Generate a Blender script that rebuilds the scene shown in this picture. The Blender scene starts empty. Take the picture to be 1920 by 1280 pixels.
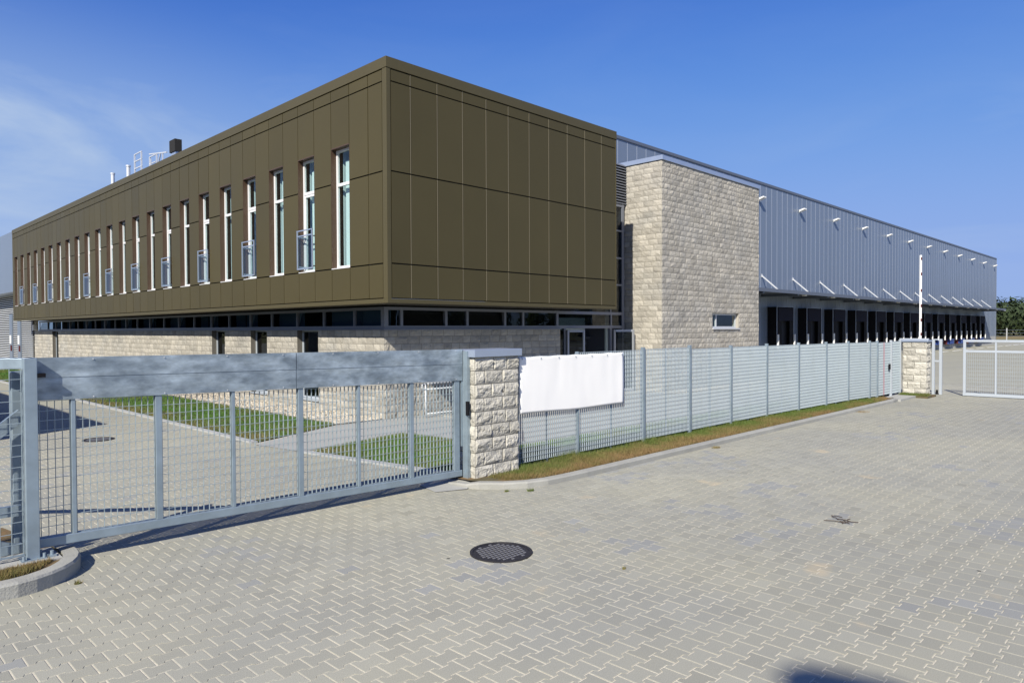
import bpy, math, random
import numpy as np
from mathutils import Matrix, Vector, noise

random.seed(7); rng = np.random.default_rng(7)
scene = bpy.context.scene
COL = scene.collection

# ------------------------------------------------------------------ camera
F, PT, RO, YAW, H = 1321.8938, -0.0177, 0.0042, 0.7768, 2.1
fwd = Vector((math.cos(YAW)*math.cos(PT), math.sin(YAW)*math.cos(PT), math.sin(PT)))
rgt = Vector((math.sin(YAW), -math.cos(YAW), 0))
up = rgt.cross(fwd)
r2 = rgt*math.cos(RO) - up*math.sin(RO)
u2 = rgt*math.sin(RO) + up*math.cos(RO)
cam_d = bpy.data.cameras.new('camera'); cam = bpy.data.objects.new('camera', cam_d); COL.objects.link(cam)
M = Matrix((r2, u2, -fwd)).transposed().to_4x4(); M.translation = Vector((0, 0, H))
cam.matrix_world = M
cam_d.sensor_width = 36.0; cam_d.lens = 36.0*F/1920.0
cam_d.clip_start = 0.05; cam_d.clip_end = 3000
scene.camera = cam

# ------------------------------------------------------------------ sky and sun
SUN_EL = math.radians(37.0)
sx, sy = 0.9015, 0.4327                      # horizontal travel of the light
world = bpy.data.worlds.new('World'); scene.world = world; world.use_nodes = True
nt = world.node_tree; N = nt.nodes; Lk = nt.links
bg = N['Background']; bg.inputs[1].default_value = 0.12
sky = N.new('ShaderNodeTexSky'); sky.sky_type = 'NISHITA'; sky.sun_disc = False
sky.sun_elevation = SUN_EL; sky.sun_rotation = math.atan2(-sx, -sy) % (2*math.pi)
sky.altitude = 200; sky.air_density = 1.0; sky.dust_density = 0.6; sky.ozone_density = 2.2
hs = N.new('ShaderNodeHueSaturation'); hs.inputs['Hue'].default_value = 0.512; hs.inputs['Saturation'].default_value = 1.12; hs.inputs['Value'].default_value = 1.0
Lk.new(sky.outputs[0], hs.inputs['Color'])
# camera-like tone response of the blue sky, channel by channel
sep = N.new('ShaderNodeSeparateColor'); com = N.new('ShaderNodeCombineColor'); Lk.new(hs.outputs[0], sep.inputs[0])
for ch, (k, ref, pw, c_) in enumerate(((0.46, 1.065, 2.2, 0.30), (1.26, 1.89, 2.4, 0.80), (3.95, 4.0, 3.0, 3.2))):
    def m_(op, x, y):
        n_ = N.new('ShaderNodeMath'); n_.operation = op
        for i_, q_ in enumerate((x, y)):
            if isinstance(q_, (int, float)): n_.inputs[i_].default_value = q_
            else: Lk.new(q_, n_.inputs[i_])
        return n_.outputs[0]
    v_ = m_('POWER', m_('DIVIDE', sep.outputs[ch], ref), pw)
    Lk.new(m_('DIVIDE', m_('MULTIPLY', v_, k*(1+c_)), m_('ADD', m_('MULTIPLY', v_, c_), 1.0)), com.inputs[ch])
tc = N.new('ShaderNodeTexCoord')
mp = N.new('ShaderNodeMapping'); mp.inputs['Scale'].default_value = (1.6, 1.6, 6.0); mp.inputs['Rotation'].default_value = (0.10, 0.0, 0.5)
Lk.new(tc.outputs['Generated'], mp.inputs[0])
cn = N.new('ShaderNodeTexNoise'); cn.inputs['Scale'].default_value = 1.7; cn.inputs['Detail'].default_value = 8; cn.inputs['Roughness'].default_value = 0.56; cn.inputs['Distortion'].default_value = 0.5
Lk.new(mp.outputs[0], cn.inputs['Vector'])
cr = N.new('ShaderNodeMapRange'); cr.inputs[1].default_value = 0.42; cr.inputs[2].default_value = 0.75; cr.inputs[3].default_value = 0; cr.inputs[4].default_value = 1
Lk.new(cn.outputs[0], cr.inputs[0])
def blob(az, el, wid, wz):                 # soft bank of cloud round one direction of the sky
    v = N.new('ShaderNodeVectorMath'); v.operation = 'SUBTRACT'
    v.inputs[1].default_value = (math.cos(az)*math.cos(el), math.sin(az)*math.cos(el), math.sin(el))
    Lk.new(tc.outputs['Generated'], v.inputs[0])
    s = N.new('ShaderNodeVectorMath'); s.operation = 'MULTIPLY'; s.inputs[1].default_value = (1/wid, 1/wid, 1/wz)
    Lk.new(v.outputs[0], s.inputs[0])
    l = N.new('ShaderNodeVectorMath'); l.operation = 'LENGTH'; Lk.new(s.outputs[0], l.inputs[0])
    m = N.new('ShaderNodeMapRange'); m.interpolation_type = 'SMOOTHSTEP'
    m.inputs[1].default_value = 0; m.inputs[2].default_value = 1; m.inputs[3].default_value = 1; m.inputs[4].default_value = 0
    Lk.new(l.outputs['Value'], m.inputs[0]); return m
def mth(op, a, b):
    n = N.new('ShaderNodeMath'); n.operation = op; n.use_clamp = True
    for i, q in enumerate((a, b)):
        if isinstance(q, (int, float)): n.inputs[i].default_value = q
        else: Lk.new(q, n.inputs[i])
    return n.outputs[0]
b1 = blob(math.radians(84), math.radians(9), 0.80, 0.27)
b2 = blob(math.radians(8), math.radians(9), 0.50, 0.16)
cov = mth('ADD', mth('MULTIPLY', mth('ADD', mth('MULTIPLY', cr.outputs[0], 0.8), 0.42), mth('MULTIPLY', b1.outputs[0], 1.45)),
          mth('ADD', mth('MULTIPLY', cr.outputs[0], mth('MULTIPLY', b2.outputs[0], 0.55)), mth('MULTIPLY', cr.outputs[0], 0.06)))
mx = N.new('ShaderNodeMix'); mx.data_type = 'RGBA'
Lk.new(cov, mx.inputs[0]); Lk.new(com.outputs[0], mx.inputs[6]); mx.inputs[7].default_value = (2.7, 3.5, 4.9, 1)
Lk.new(mx.outputs[2], bg.inputs[0])

sun_d = bpy.data.lights.new('sun', 'SUN'); sun_d.energy = 5.0; sun_d.angle = math.radians(0.53); sun_d.color = (1.0, 0.94, 0.83)
sun = bpy.data.objects.new('sun', sun_d); COL.objects.link(sun)
ce = math.cos(SUN_EL)
sun.rotation_euler = Vector((sx*ce, sy*ce, -math.sin(SUN_EL))).to_track_quat('-Z', 'Y').to_euler()
sun.location = (-30, -20, 40)

scene.view_settings.view_transform = 'Standard'; scene.view_settings.look = 'None'
scene.view_settings.exposure = 0.42; scene.view_settings.gamma = 1.0
scene.render.engine = 'CYCLES'
scene.cycles.max_bounces = 8; scene.cycles.transparent_max_bounces = 24
scene.cycles.caustics_reflective = False; scene.cycles.caustics_refractive = False

# ------------------------------------------------------------------ materials
def newmat(name):
    m = bpy.data.materials.new(name); m.use_nodes = True
    return m, m.node_tree, m.node_tree.nodes['Principled BSDF']
def link(t, a, b): t.links.new(a, b)
def mat(name, col, rough=0.6, metal=0.0, var=0.0, vscale=3.0, bump=0.0, bscale=40.0, tone=False, col2=None, c2scale=2.0, c2range=(0.45, 0.65), stretch=(1, 1, 1), spec=0.5, rvar=0.0):
    """plain material with object-space noise variation, optional second colour, bump and per-piece tone"""
    m, t, p = newmat(name)
    p.inputs['Roughness'].default_value = rough; p.inputs['Metallic'].default_value = metal
    p.inputs['Specular IOR Level'].default_value = spec
    tcn = t.nodes.new('ShaderNodeTexCoord'); mpn = t.nodes.new('ShaderNodeMapping'); mpn.inputs['Scale'].default_value = stretch
    link(t, tcn.outputs['Object'], mpn.inputs[0])
    cur = None
    rgb = t.nodes.new('ShaderNodeRGB'); rgb.outputs[0].default_value = (*col, 1); cur = rgb.outputs[0]
    if col2:
        n2 = t.nodes.new('ShaderNodeTexNoise'); n2.inputs['Scale'].default_value = c2scale; n2.inputs['Detail'].default_value = 6
        link(t, mpn.outputs[0], n2.inputs['Vector'])
        mr = t.nodes.new('ShaderNodeMapRange'); mr.inputs[1].default_value, mr.inputs[2].default_value = c2range
        link(t, n2.outputs[0], mr.inputs[0])
        mix = t.nodes.new('ShaderNodeMix'); mix.data_type = 'RGBA'; link(t, mr.outputs[0], mix.inputs[0])
        link(t, cur, mix.inputs[6]); mix.inputs[7].default_value = (*col2, 1); cur = mix.outputs[2]
    if var or tone:
        hsv = t.nodes.new('ShaderNodeHueSaturation'); link(t, cur, hsv.inputs['Color'])
        val = None
        if var:
            n1 = t.nodes.new('ShaderNodeTexNoise'); n1.inputs['Scale'].default_value = vscale; n1.inputs['Detail'].default_value = 7; n1.inputs['Roughness'].default_value = 0.62
            link(t, mpn.outputs[0], n1.inputs['Vector'])
            r1 = t.nodes.new('ShaderNodeMapRange'); r1.inputs[1].default_value = 0.25; r1.inputs[2].default_value = 0.75
            r1.inputs[3].default_value = 1-var; r1.inputs[4].default_value = 1+var
            link(t, n1.outputs[0], r1.inputs[0]); val = r1.outputs[0]
            if rvar:
                rr = t.nodes.new('ShaderNodeMapRange'); rr.inputs[1].default_value = 0.3; rr.inputs[2].default_value = 0.7
                rr.inputs[3].default_value = rough-rvar; rr.inputs[4].default_value = rough+rvar
                link(t, n1.outputs[0], rr.inputs[0]); link(t, rr.outputs[0], p.inputs['Roughness'])
        if tone:
            at = t.nodes.new('ShaderNodeAttribute'); at.attribute_name = 'tone'
            if val is not None:
                mm = t.nodes.new('ShaderNodeMath'); mm.operation = 'MULTIPLY'; link(t, val, mm.inputs[0]); link(t, at.outputs['Fac'], mm.inputs[1]); val = mm.outputs[0]
            else: val = at.outputs['Fac']
        link(t, val, hsv.inputs['Value']); cur = hsv.outputs[0]
    link(t, cur, p.inputs['Base Color'])
    if bump:
        nb = t.nodes.new('ShaderNodeTexNoise'); nb.inputs['Scale'].default_value = bscale; nb.inputs['Detail'].default_value = 8
        link(t, mpn.outputs[0], nb.inputs['Vector'])
        b = t.nodes.new('ShaderNodeBump'); b.inputs['Strength'].default_value = bump; b.inputs['Distance'].default_value = 0.02
        link(t, nb.outputs[0], b.inputs['Height']); link(t, b.outputs[0], p.inputs['Normal'])
    return m
def glassmat(name, tint, refl=1.5, rough=0.0):
    m, t, p = newmat(name)
    out = [n for n in t.nodes if n.type == 'OUTPUT_MATERIAL'][0]
    tr = t.nodes.new('ShaderNodeBsdfTransparent'); tr.inputs[0].default_value = (*tint, 1)
    gl = t.nodes.new('ShaderNodeBsdfGlossy'); gl.inputs['Roughness'].default_value = rough; gl.inputs[0].default_value = (0.9, 0.95, 1, 1)
    fr = t.nodes.new('ShaderNodeFresnel'); fr.inputs[0].default_value = refl
    ge = t.nodes.new('ShaderNodeNewGeometry'); inv = t.nodes.new('ShaderNodeMath'); inv.operation = 'SUBTRACT'; inv.inputs[0].default_value = 1; link(t, ge.outputs['Backfacing'], inv.inputs[1])
    fm = t.nodes.new('ShaderNodeMath'); fm.operation = 'MULTIPLY'; link(t, fr.outputs[0], fm.inputs[0]); link(t, inv.outputs[0], fm.inputs[1])
    ms = t.nodes.new('ShaderNodeMixShader'); link(t, fm.outputs[0], ms.inputs[0]); link(t, tr.outputs[0], ms.inputs[1]); link(t, gl.outputs[0], ms.inputs[2])
    link(t, ms.outputs[0], out.inputs[0]); t.nodes.remove(p); return m
M_ = {}
M_['bronze'] = mat('bronze_panel', (0.086, 0.072, 0.034), 0.50, 0.22, 0.06, 0.35, 0.015, 3, tone=True, spec=0.15, rvar=0.04)
M_['bronze_trim'] = mat('bronze_trim', (0.098, 0.083, 0.042), 0.48, 0.22, 0.05, 0.6, spec=0.2)
M_['bronze_edge'] = mat('bronze_edge', (0.165, 0.143, 0.09), 0.45, 0.15)  # lighter bronze: sun caught on the panel edges, put into the colour
M_['bronze_dark'] = mat('panel_joint', (0.012, 0.011, 0.009), 0.9)
M_['reveal'] = mat('brown_reveal', (0.075, 0.044, 0.026), 0.5, 0, 0.1, 2)
M_['soffit'] = mat('soffit', (0.05, 0.045, 0.035), 0.6)
M_['stone'] = mat('split_stone', (0.405, 0.378, 0.320), 0.92, 0, 0.16, 3.0, 0.9, 30, tone=True, col2=(0.345, 0.33, 0.292), c2scale=0.9)
M_['stone_p'] = mat('pillar_stone', (0.46, 0.44, 0.38), 0.92, 0, 0.14, 7.0, 0.6, 38, tone=True)
M_['mortar'] = mat('mortar', (0.14, 0.13, 0.11), 0.95, 0, 0.1, 9)
M_['alu'] = mat('grey_aluminium', (0.20, 0.215, 0.25), 0.45, 0.3)
M_['whiteframe'] = mat('white_window_frame', (0.70, 0.70, 0.70), 0.4)
M_['railmetal'] = mat('pale_metal', (0.58, 0.60, 0.62), 0.45, 0.2)
M_['glass'] = glassmat('clear_glass', (0.88, 0.93, 0.93), 1.5)
M_['glassdark'] = glassmat('dark_glass', (0.42, 0.48, 0.52), 1.45)
M_['frosted'] = mat('rail_glass', (0.30, 0.34, 0.42), 0.2, 0, spec=0.8)
M_['blind'] = mat('pale_blind', (0.62, 0.72, 0.70), 0.8)
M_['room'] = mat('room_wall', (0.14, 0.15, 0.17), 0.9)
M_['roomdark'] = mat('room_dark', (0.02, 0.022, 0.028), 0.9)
M_['navyblind'] = mat('blue_grey_blind', (0.16, 0.24, 0.32), 0.8)  # colour standing in for the blue reflected in the clerestory glass
M_['doorframe'] = mat('door_frame_metal', (0.36, 0.38, 0.41), 0.45, 0.3)
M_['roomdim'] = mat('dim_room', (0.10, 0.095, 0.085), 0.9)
M_['galv'] = mat('galvanised_steel', (0.29, 0.36, 0.41), 0.45, 0.45, 0.14, 5, 0.02, 30, rvar=0.08)
M_['galvbar'] = mat('galvanised_bars', (0.43, 0.50, 0.54), 0.5, 0.30, 0.05, 3)
M_['gatebar'] = mat('gate_mesh_steel', (0.34, 0.41, 0.44), 0.5, 0.35)
M_['railglass'] = glassmat('clear_rail_glass', (0.88, 0.92, 0.93), 1.4)
M_['galvsheet'] = mat('galvanised_sheet', (0.22, 0.27, 0.31), 0.42, 0.45, 0.26, 9, 0.03, 12, col2=(0.45, 0.53, 0.58), c2scale=3.6, c2range=(0.38, 0.70), stretch=(1.0, 1.0, 2.2), rvar=0.10)
M_['cap'] = mat('cap_metal', (0.40, 0.46, 0.56), 0.35, 0.5, 0.05, 2, rvar=0.05)
M_['whmetal'] = mat('warehouse_panel', (0.188, 0.228, 0.290), 0.40, 0.25, 0.04, 0.3, tone=True)
M_['whrib'] = mat('panel_rib', (0.36, 0.40, 0.48), 0.4, 0.3)
M_['whdark'] = mat('dark_trim', (0.12, 0.14, 0.18), 0.5, 0.2)
M_['black'] = mat('black_rubber', (0.004, 0.004, 0.006), 0.9, spec=0.28)
M_['navy'] = mat('navy_curtain', (0.010, 0.011, 0.022), 0.9, spec=0.2)
M_['white'] = mat('white_paint', (0.82, 0.82, 0.80), 0.5)
M_['gatewhite'] = mat('pale_painted_steel', (0.42, 0.46, 0.50), 0.45, 0.1, 0.03, 3)
M_['red'] = mat('red_paint', (0.42, 0.02, 0.02), 0.5)
M_['stile'] = mat('pinkish_stile', (0.40, 0.24, 0.27), 0.6)
M_['darkred'] = mat('dark_red', (0.10, 0.015, 0.015), 0.6)
M_['blue'] = mat('blue_paint', (0.02, 0.06, 0.26), 0.5)
M_['banner'] = mat('white_vinyl', (0.94, 0.93, 0.89), 0.55, spec=0.3)
M_['concrete'] = mat('kerb_concrete', (0.36, 0.365, 0.355), 0.9, 0, 0.12, 3, 0.3, 60)
M_['slab'] = mat('concrete_slab', (0.35, 0.35, 0.325), 0.9, 0, 0.08, 1.2, 0.2, 50)
M_['iron'] = mat('cast_iron', (0.030, 0.028, 0.032), 0.55, 0.4, 0.3, 30)
M_['ironlug'] = mat('worn_iron_lugs', (0.24, 0.24, 0.25), 0.45, 0.4)
M_['pebble'] = mat('pebbles', (0.42, 0.38, 0.31), 0.9, tone=True)
M_['gravelbed'] = mat('gravel_bed', (0.30, 0.27, 0.22), 0.95, 0, 0.3, 25, 0.8, 60)
M_['twig'] = mat('dry_twig', (0.07, 0.05, 0.035), 0.9)

def paver_mat():
    m, t, p = newmat('grey_pavers'); p.inputs['Roughness'].default_value = 0.92
    tcn = t.nodes.new('ShaderNodeTexCoord')
    at = t.nodes.new('ShaderNodeAttribute'); at.attribute_name = 'tone'
    def nz(scale, d=5):
        n = t.nodes.new('ShaderNodeTexNoise'); n.inputs['Scale'].default_value = scale; n.inputs['Detail'].default_value = d; link(t, tcn.outputs['Object'], n.inputs['Vector']); return n.outputs[0]
    def rng_(s, a, b, c, d):
        r = t.nodes.new('ShaderNodeMapRange'); link(t, s, r.inputs[0])
        for i, v in enumerate((a, b, c, d)): r.inputs[i+1].default_value = v
        return r.outputs[0]
    def mix(f, a, b):
        x = t.nodes.new('ShaderNodeMix'); x.data_type = 'RGBA'
        link(t, f, x.inputs[0])
        for i, q in ((6, a), (7, b)):
            if isinstance(q, tuple): x.inputs[i].default_value = (*q, 1)
            else: link(t, q, x.inputs[i])
        return x.outputs[2]
    base = mix(rng_(nz(0.5), 0.38, 0.62, 0, 1), (0.325, 0.316, 0.250), (0.285, 0.282, 0.238))
    # bluish newer stones carry a tone above 2
    newer = rng_(at.outputs['Fac'], 1.9, 2.1, 0, 1)
    base = mix(newer, base, (0.272, 0.275, 0.252))
    sand = rng_(nz(1.35, 10), 0.665, 0.75, 0, 0.55)
    base = mix(sand, base, (0.50, 0.40, 0.25))
    grit = rng_(nz(160, 3), 0.3, 0.7, 0.86, 1.12)
    md = t.nodes.new('ShaderNodeMath'); md.operation = 'MODULO'; link(t, at.outputs['Fac'], md.inputs[0]); md.inputs[1].default_value = 2.0
    ad = t.nodes.new('ShaderNodeMath'); ad.operation = 'ADD'; link(t, md.outputs[0], ad.inputs[0]); ad.inputs[1].default_value = 0.0
    mm = t.nodes.new('ShaderNodeMath'); mm.operation = 'MULTIPLY'; link(t, grit, mm.inputs[0]); link(t, ad.outputs[0], mm.inputs[1])
    # small dark spots of dropped gum
    vo = t.nodes.new('ShaderNodeTexVoronoi'); vo.inputs['Scale'].default_value = 2.0; link(t, tcn.outputs['Object'], vo.inputs['Vector'])
    sp = rng_(vo.outputs['Distance'], 0.030, 0.040, 0.25, 1.0)
    rnd = t.nodes.new('ShaderNodeSeparateColor'); link(t, vo.outputs['Color'], rnd.inputs[0])
    gate = rng_(rnd.outputs[0], 0.40, 0.42, 0.0, 1.0)
    mxv = t.nodes.new('ShaderNodeMath'); mxv.operation = 'MAXIMUM'; link(t, sp, mxv.inputs[0]); link(t, gate, mxv.inputs[1])
    m2 = t.nodes.new('ShaderNodeMath'); m2.operation = 'MULTIPLY'; link(t, mm.outputs[0], m2.inputs[0]); link(t, mxv.outputs[0], m2.inputs[1])
    h = t.nodes.new('ShaderNodeHueSaturation'); link(t, base, h.inputs['Color']); link(t, m2.outputs[0], h.inputs['Value'])
    link(t, h.outputs[0], p.inputs['Base Color'])
    bp = t.nodes.new('ShaderNodeBump'); bp.inputs['Strength'].default_value = 0.35; bp.inputs['Distance'].default_value = 0.004; link(t, nz(120, 4), bp.inputs['Height']); link(t, bp.outputs[0], p.inputs['Normal'])
    return m
M_['paver'] = paver_mat()
M_['joint'] = mat('joint_sand', (0.60, 0.55, 0.43), 0.95, 0, 0.10, 4, 0.3, 90, col2=(0.48, 0.45, 0.36), c2scale=0.8)
M_['farpave'] = mat('distant_paving', (0.322, 0.315, 0.248), 0.92, 0, 0.06, 1.5, 0.1, 20, col2=(0.302, 0.298, 0.24), c2scale=0.3)
M_['soil'] = mat('turf_soil', (0.10, 0.085, 0.04), 0.95, 0, 0.25, 6, 0.5, 40, col2=(0.20, 0.12, 0.05), c2scale=2.5)
M_['lawnbase'] = mat('lawn_ground', (0.045, 0.08, 0.015), 0.95, 0, 0.3, 5, 0.5, 40, col2=(0.11, 0.09, 0.03), c2scale=0.8)
M_['field'] = mat('field_grass', (0.13, 0.14, 0.04), 0.95, 0, 0.25, 0.2, 0, 1, col2=(0.20, 0.15, 0.06), c2scale=0.05)
def blademat(name, c1, c2, sc):
    m, t, p = newmat(name); p.inputs['Roughness'].default_value = 0.75
    at = t.nodes.new('ShaderNodeAttribute'); at.attribute_name = 'tone'
    r = t.nodes.new('ShaderNodeMix'); r.data_type = 'RGBA'; link(t, at.outputs['Fac'], r.inputs[0]); r.inputs[6].default_value = (*c1, 1); r.inputs[7].default_value = (*c2, 1)
    link(t, r.outputs[2], p.inputs['Base Color']); return m
M_['blade'] = blademat('grass_blades', (0.085, 0.130, 0.018), (0.225, 0.145, 0.06), 1)
M_['lawnblade'] = blademat('lawn_blades', (0.060, 0.150, 0.014), (0.17, 0.15, 0.05), 1)
M_['leaf'] = mat('leaves', (0.022, 0.038, 0.010), 0.8, tone=True)
M_['bark'] = mat('bark', (0.05, 0.04, 0.03), 0.9)

# ------------------------------------------------------------------ object helpers
def tag(o, label=None, cat=None, group=None, kind=None):
    if label: o['label'] = label
    if cat: o['category'] = cat
    if group: o['group'] = group
    if kind: o['kind'] = kind
    return o
def thing(name, label, cat, loc=(0, 0, 0), group=None):
    o = bpy.data.objects.new(name, None); COL.objects.link(o); o.location = loc; o.empty_display_size = 0.2
    return tag(o, label, cat, group)
def world_loc(o):
    v = Vector((0, 0, 0))
    while o is not None: v += o.location; o = o.parent
    return v
class MB:
    def __init__(s): s.v = []; s.f = []; s.m = []; s.t = []
    def poly(s, pts, m=0, tone=1.0):
        b = len(s.v); s.v += [tuple(p) for p in pts]; s.f.append(tuple(range(b, b+len(pts)))); s.m.append(m); s.t.append(tone)
    def box(s, x0, x1, y0, y1, z0, z1, m=0, tone=1.0):
        b = len(s.v)
        s.v += [(x0, y0, z0), (x1, y0, z0), (x1, y1, z0), (x0, y1, z0), (x0, y0, z1), (x1, y0, z1), (x1, y1, z1), (x0, y1, z1)]
        for q in ((0, 3, 2, 1), (4, 5, 6, 7), (0, 1, 5, 4), (1, 2, 6, 5), (2, 3, 7, 6), (3, 0, 4, 7)):
            s.f.append(tuple(b+i for i in q)); s.m.append(m); s.t.append(tone)
    def bar(s, a, b_, w, h=None, m=0, tone=1.0, side=None):
        """square bar from a to b; w across, h in the other direction"""
        a = Vector(a); b_ = Vector(b_); h = h or w; d = (b_-a).normalized()
        sd = Vector(side) if side else (Vector((0, 0, 1)).cross(d) if abs(d.z) < 0.95 else Vector((1, 0, 0)))
        sd = (sd - d*sd.dot(d)).normalized(); u = d.cross(sd)
        n = len(s.v)
        for p in (a, b_):
            for i, j in ((-1, -1), (1, -1), (1, 1), (-1, 1)): s.v.append(tuple(p + sd*(w/2*i) + u*(h/2*j)))
        for q in ((3, 2, 1, 0), (4, 5, 6, 7), (0, 1, 5, 4), (1, 2, 6, 5), (2, 3, 7, 6), (3, 0, 4, 7)):
            s.f.append(tuple(n+i for i in q)); s.m.append(m); s.t.append(tone)
    def tube(s, pts, r, n=10, m=0, tone=1.0):
        pts = [Vector(p) for p in pts]; b = len(s.v)
        rr = r if isinstance(r, (list, tuple)) else [r]*len(pts)
        for i, p in enumerate(pts):
            d = (pts[min(i+1, len(pts)-1)] - pts[max(i-1, 0)]).normalized()
            a = Vector((0, 0, 1)).cross(d) if abs(d.z) < 0.9 else Vector((1, 0, 0)).cross(d)
            a.normalize(); c = d.cross(a)
            for k in range(n):
                t = 2*math.pi*k/n; s.v.append(tuple(p + a*(math.cos(t)*rr[i]) + c*(math.sin(t)*rr[i])))
        for i in range(len(pts)-1):
            for k in range(n):
                s.f.append((b+i*n+k, b+i*n+(k+1) % n, b+(i+1)*n+(k+1) % n, b+(i+1)*n+k)); s.m.append(m); s.t.append(tone)
        s.f.append(tuple(b+k for k in range(n))[::-1]); s.m.append(m); s.t.append(tone)
        s.f.append(tuple(b+(len(pts)-1)*n+k for k in range(n))); s.m.append(m); s.t.append(tone)
    def build(s, name, mats, parent=None, local=None, smooth=False, bevel=0):
        """world-space vertices unless local=(x,y,z) gives the object's own location"""
        if not isinstance(mats, (list, tuple)): mats = [mats]
        me = bpy.data.meshes.new(name)
        off = Vector((0, 0, 0))
        if local is None:
            if parent is not None: off = world_loc(parent)
            else: off = Vector(s.v[0]) if False else Vector((0, 0, 0))
        v = [(x-off.x, y-off.y, z-off.z) for x, y, z in s.v]
        me.from_pydata(v, [], s.f)
        for m in mats: me.materials.append(m)
        me.polygons.foreach_set('material_index', s.m)
        at = me.attributes.new('tone', 'FLOAT', 'FACE'); at.data.foreach_set('value', s.t)
        if smooth: me.polygons.foreach_set('use_smooth', [True]*len(s.f))
        me.update()
        o = bpy.data.objects.new(name, me); COL.objects.link(o)
        if parent is not None: o.parent = parent
        if local is not None: o.location = local
        if bevel:
            md = o.modifiers.new('bevel', 'BEVEL'); md.width = bevel; md.segments = 2; md.limit_method = 'ANGLE'; md.angle_limit = math.radians(50)
        return o
def copy_tree(o, parent=None):
    c = o.copy(); COL.objects.link(c)
    if parent is not None: c.parent = parent; c.matrix_parent_inverse = o.matrix_parent_inverse
    for ch in [k for k in bpy.data.objects if k.parent == o]: copy_tree(ch, c)
    return c
KIDS = {}
def np_mesh(name, verts, faces, nper, mats, tones=None, parent=None):
    me = bpy.data.meshes.new(name); nv = len(verts); nf = len(faces)
    me.vertices.add(nv); me.vertices.foreach_set('co', verts.astype(np.float32).ravel())
    me.loops.add(nf*nper); me.loops.foreach_set('vertex_index', faces.astype(np.int32).ravel())
    me.polygons.add(nf); me.polygons.foreach_set('loop_start', np.arange(0, nf*nper, nper, dtype=np.int32))
    me.polygons.foreach_set('loop_total', np.full(nf, nper, dtype=np.int32))
    for m in (mats if isinstance(mats, list) else [mats]): me.materials.append(m)
    if tones is not None:
        at = me.attributes.new('tone', 'FLOAT', 'FACE'); at.data.foreach_set('value', tones.astype(np.float32))
    me.polygons.foreach_set('use_smooth', np.zeros(nf, dtype=bool)); me.update(calc_edges=True); me.validate()
    o = bpy.data.objects.new(name, me); COL.objects.link(o)
    if parent is not None: o.parent = parent
    return o

DROP = 0.27
def gz(x, y):
    """the yard falls a little from the fence line to the buildings"""
    if y < 7.6: return 0.0
    if y > 14.0: return -DROP
    return -DROP*(y-7.6)/6.4

# ------------------------------------------------------------------ setting: ground
g = MB(); g.poly([(-900, -900, -0.75), (1500, -900, -0.75), (1500, 1500, -0.75), (-900, 1500, -0.75)])
tag(g.build('ground', M_['field']), kind='structure')
# the field beyond the paved yard
fm = MB()
fm.poly([(139, -300, -0.26), (1200, -300, -0.26), (1200, 900, -0.26), (139, 900, -0.26)])
tag(fm.build('field', M_['field']), kind='structure')
pv = MB()
ys = [-60, 7.6, 14.0, 120]
for i in range(3):
    y0, y1 = ys[i], ys[i+1]
    pv.poly([(-60, y0, gz(0, y0)-0.0032), (140, y0, gz(0, y0)-0.0032), (140, y1, gz(0, y1)-0.0032), (-60, y1, gz(0, y1)-0.0032)])
tag(pv.build('pavement_bed', M_['joint']), kind='structure')
# distant paving sheet (single stones too small to see)
fp = MB()
def strip(x0, x1, y0, y1, dz):
    cuts = sorted({y0, y1, *[c for c in (7.6, 14.0) if y0 < c < y1]})
    for a, b in zip(cuts[:-1], cuts[1:]):
        fp.poly([(x0, a, gz(0, a)+dz), (x1, a, gz(0, a)+dz), (x1, b, gz(0, b)+dz), (x0, b, gz(0, b)+dz)])
strip(30, 140, -60, 120, 0.0); strip(-60, 30, 26, 120, 0.0); strip(-60, 30, -60, -3, 0.0)
strip(-60, -1, -3, 26, 0.0)
tag(fp.build('yard_paving', M_['farpave']), kind='structure')

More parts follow.
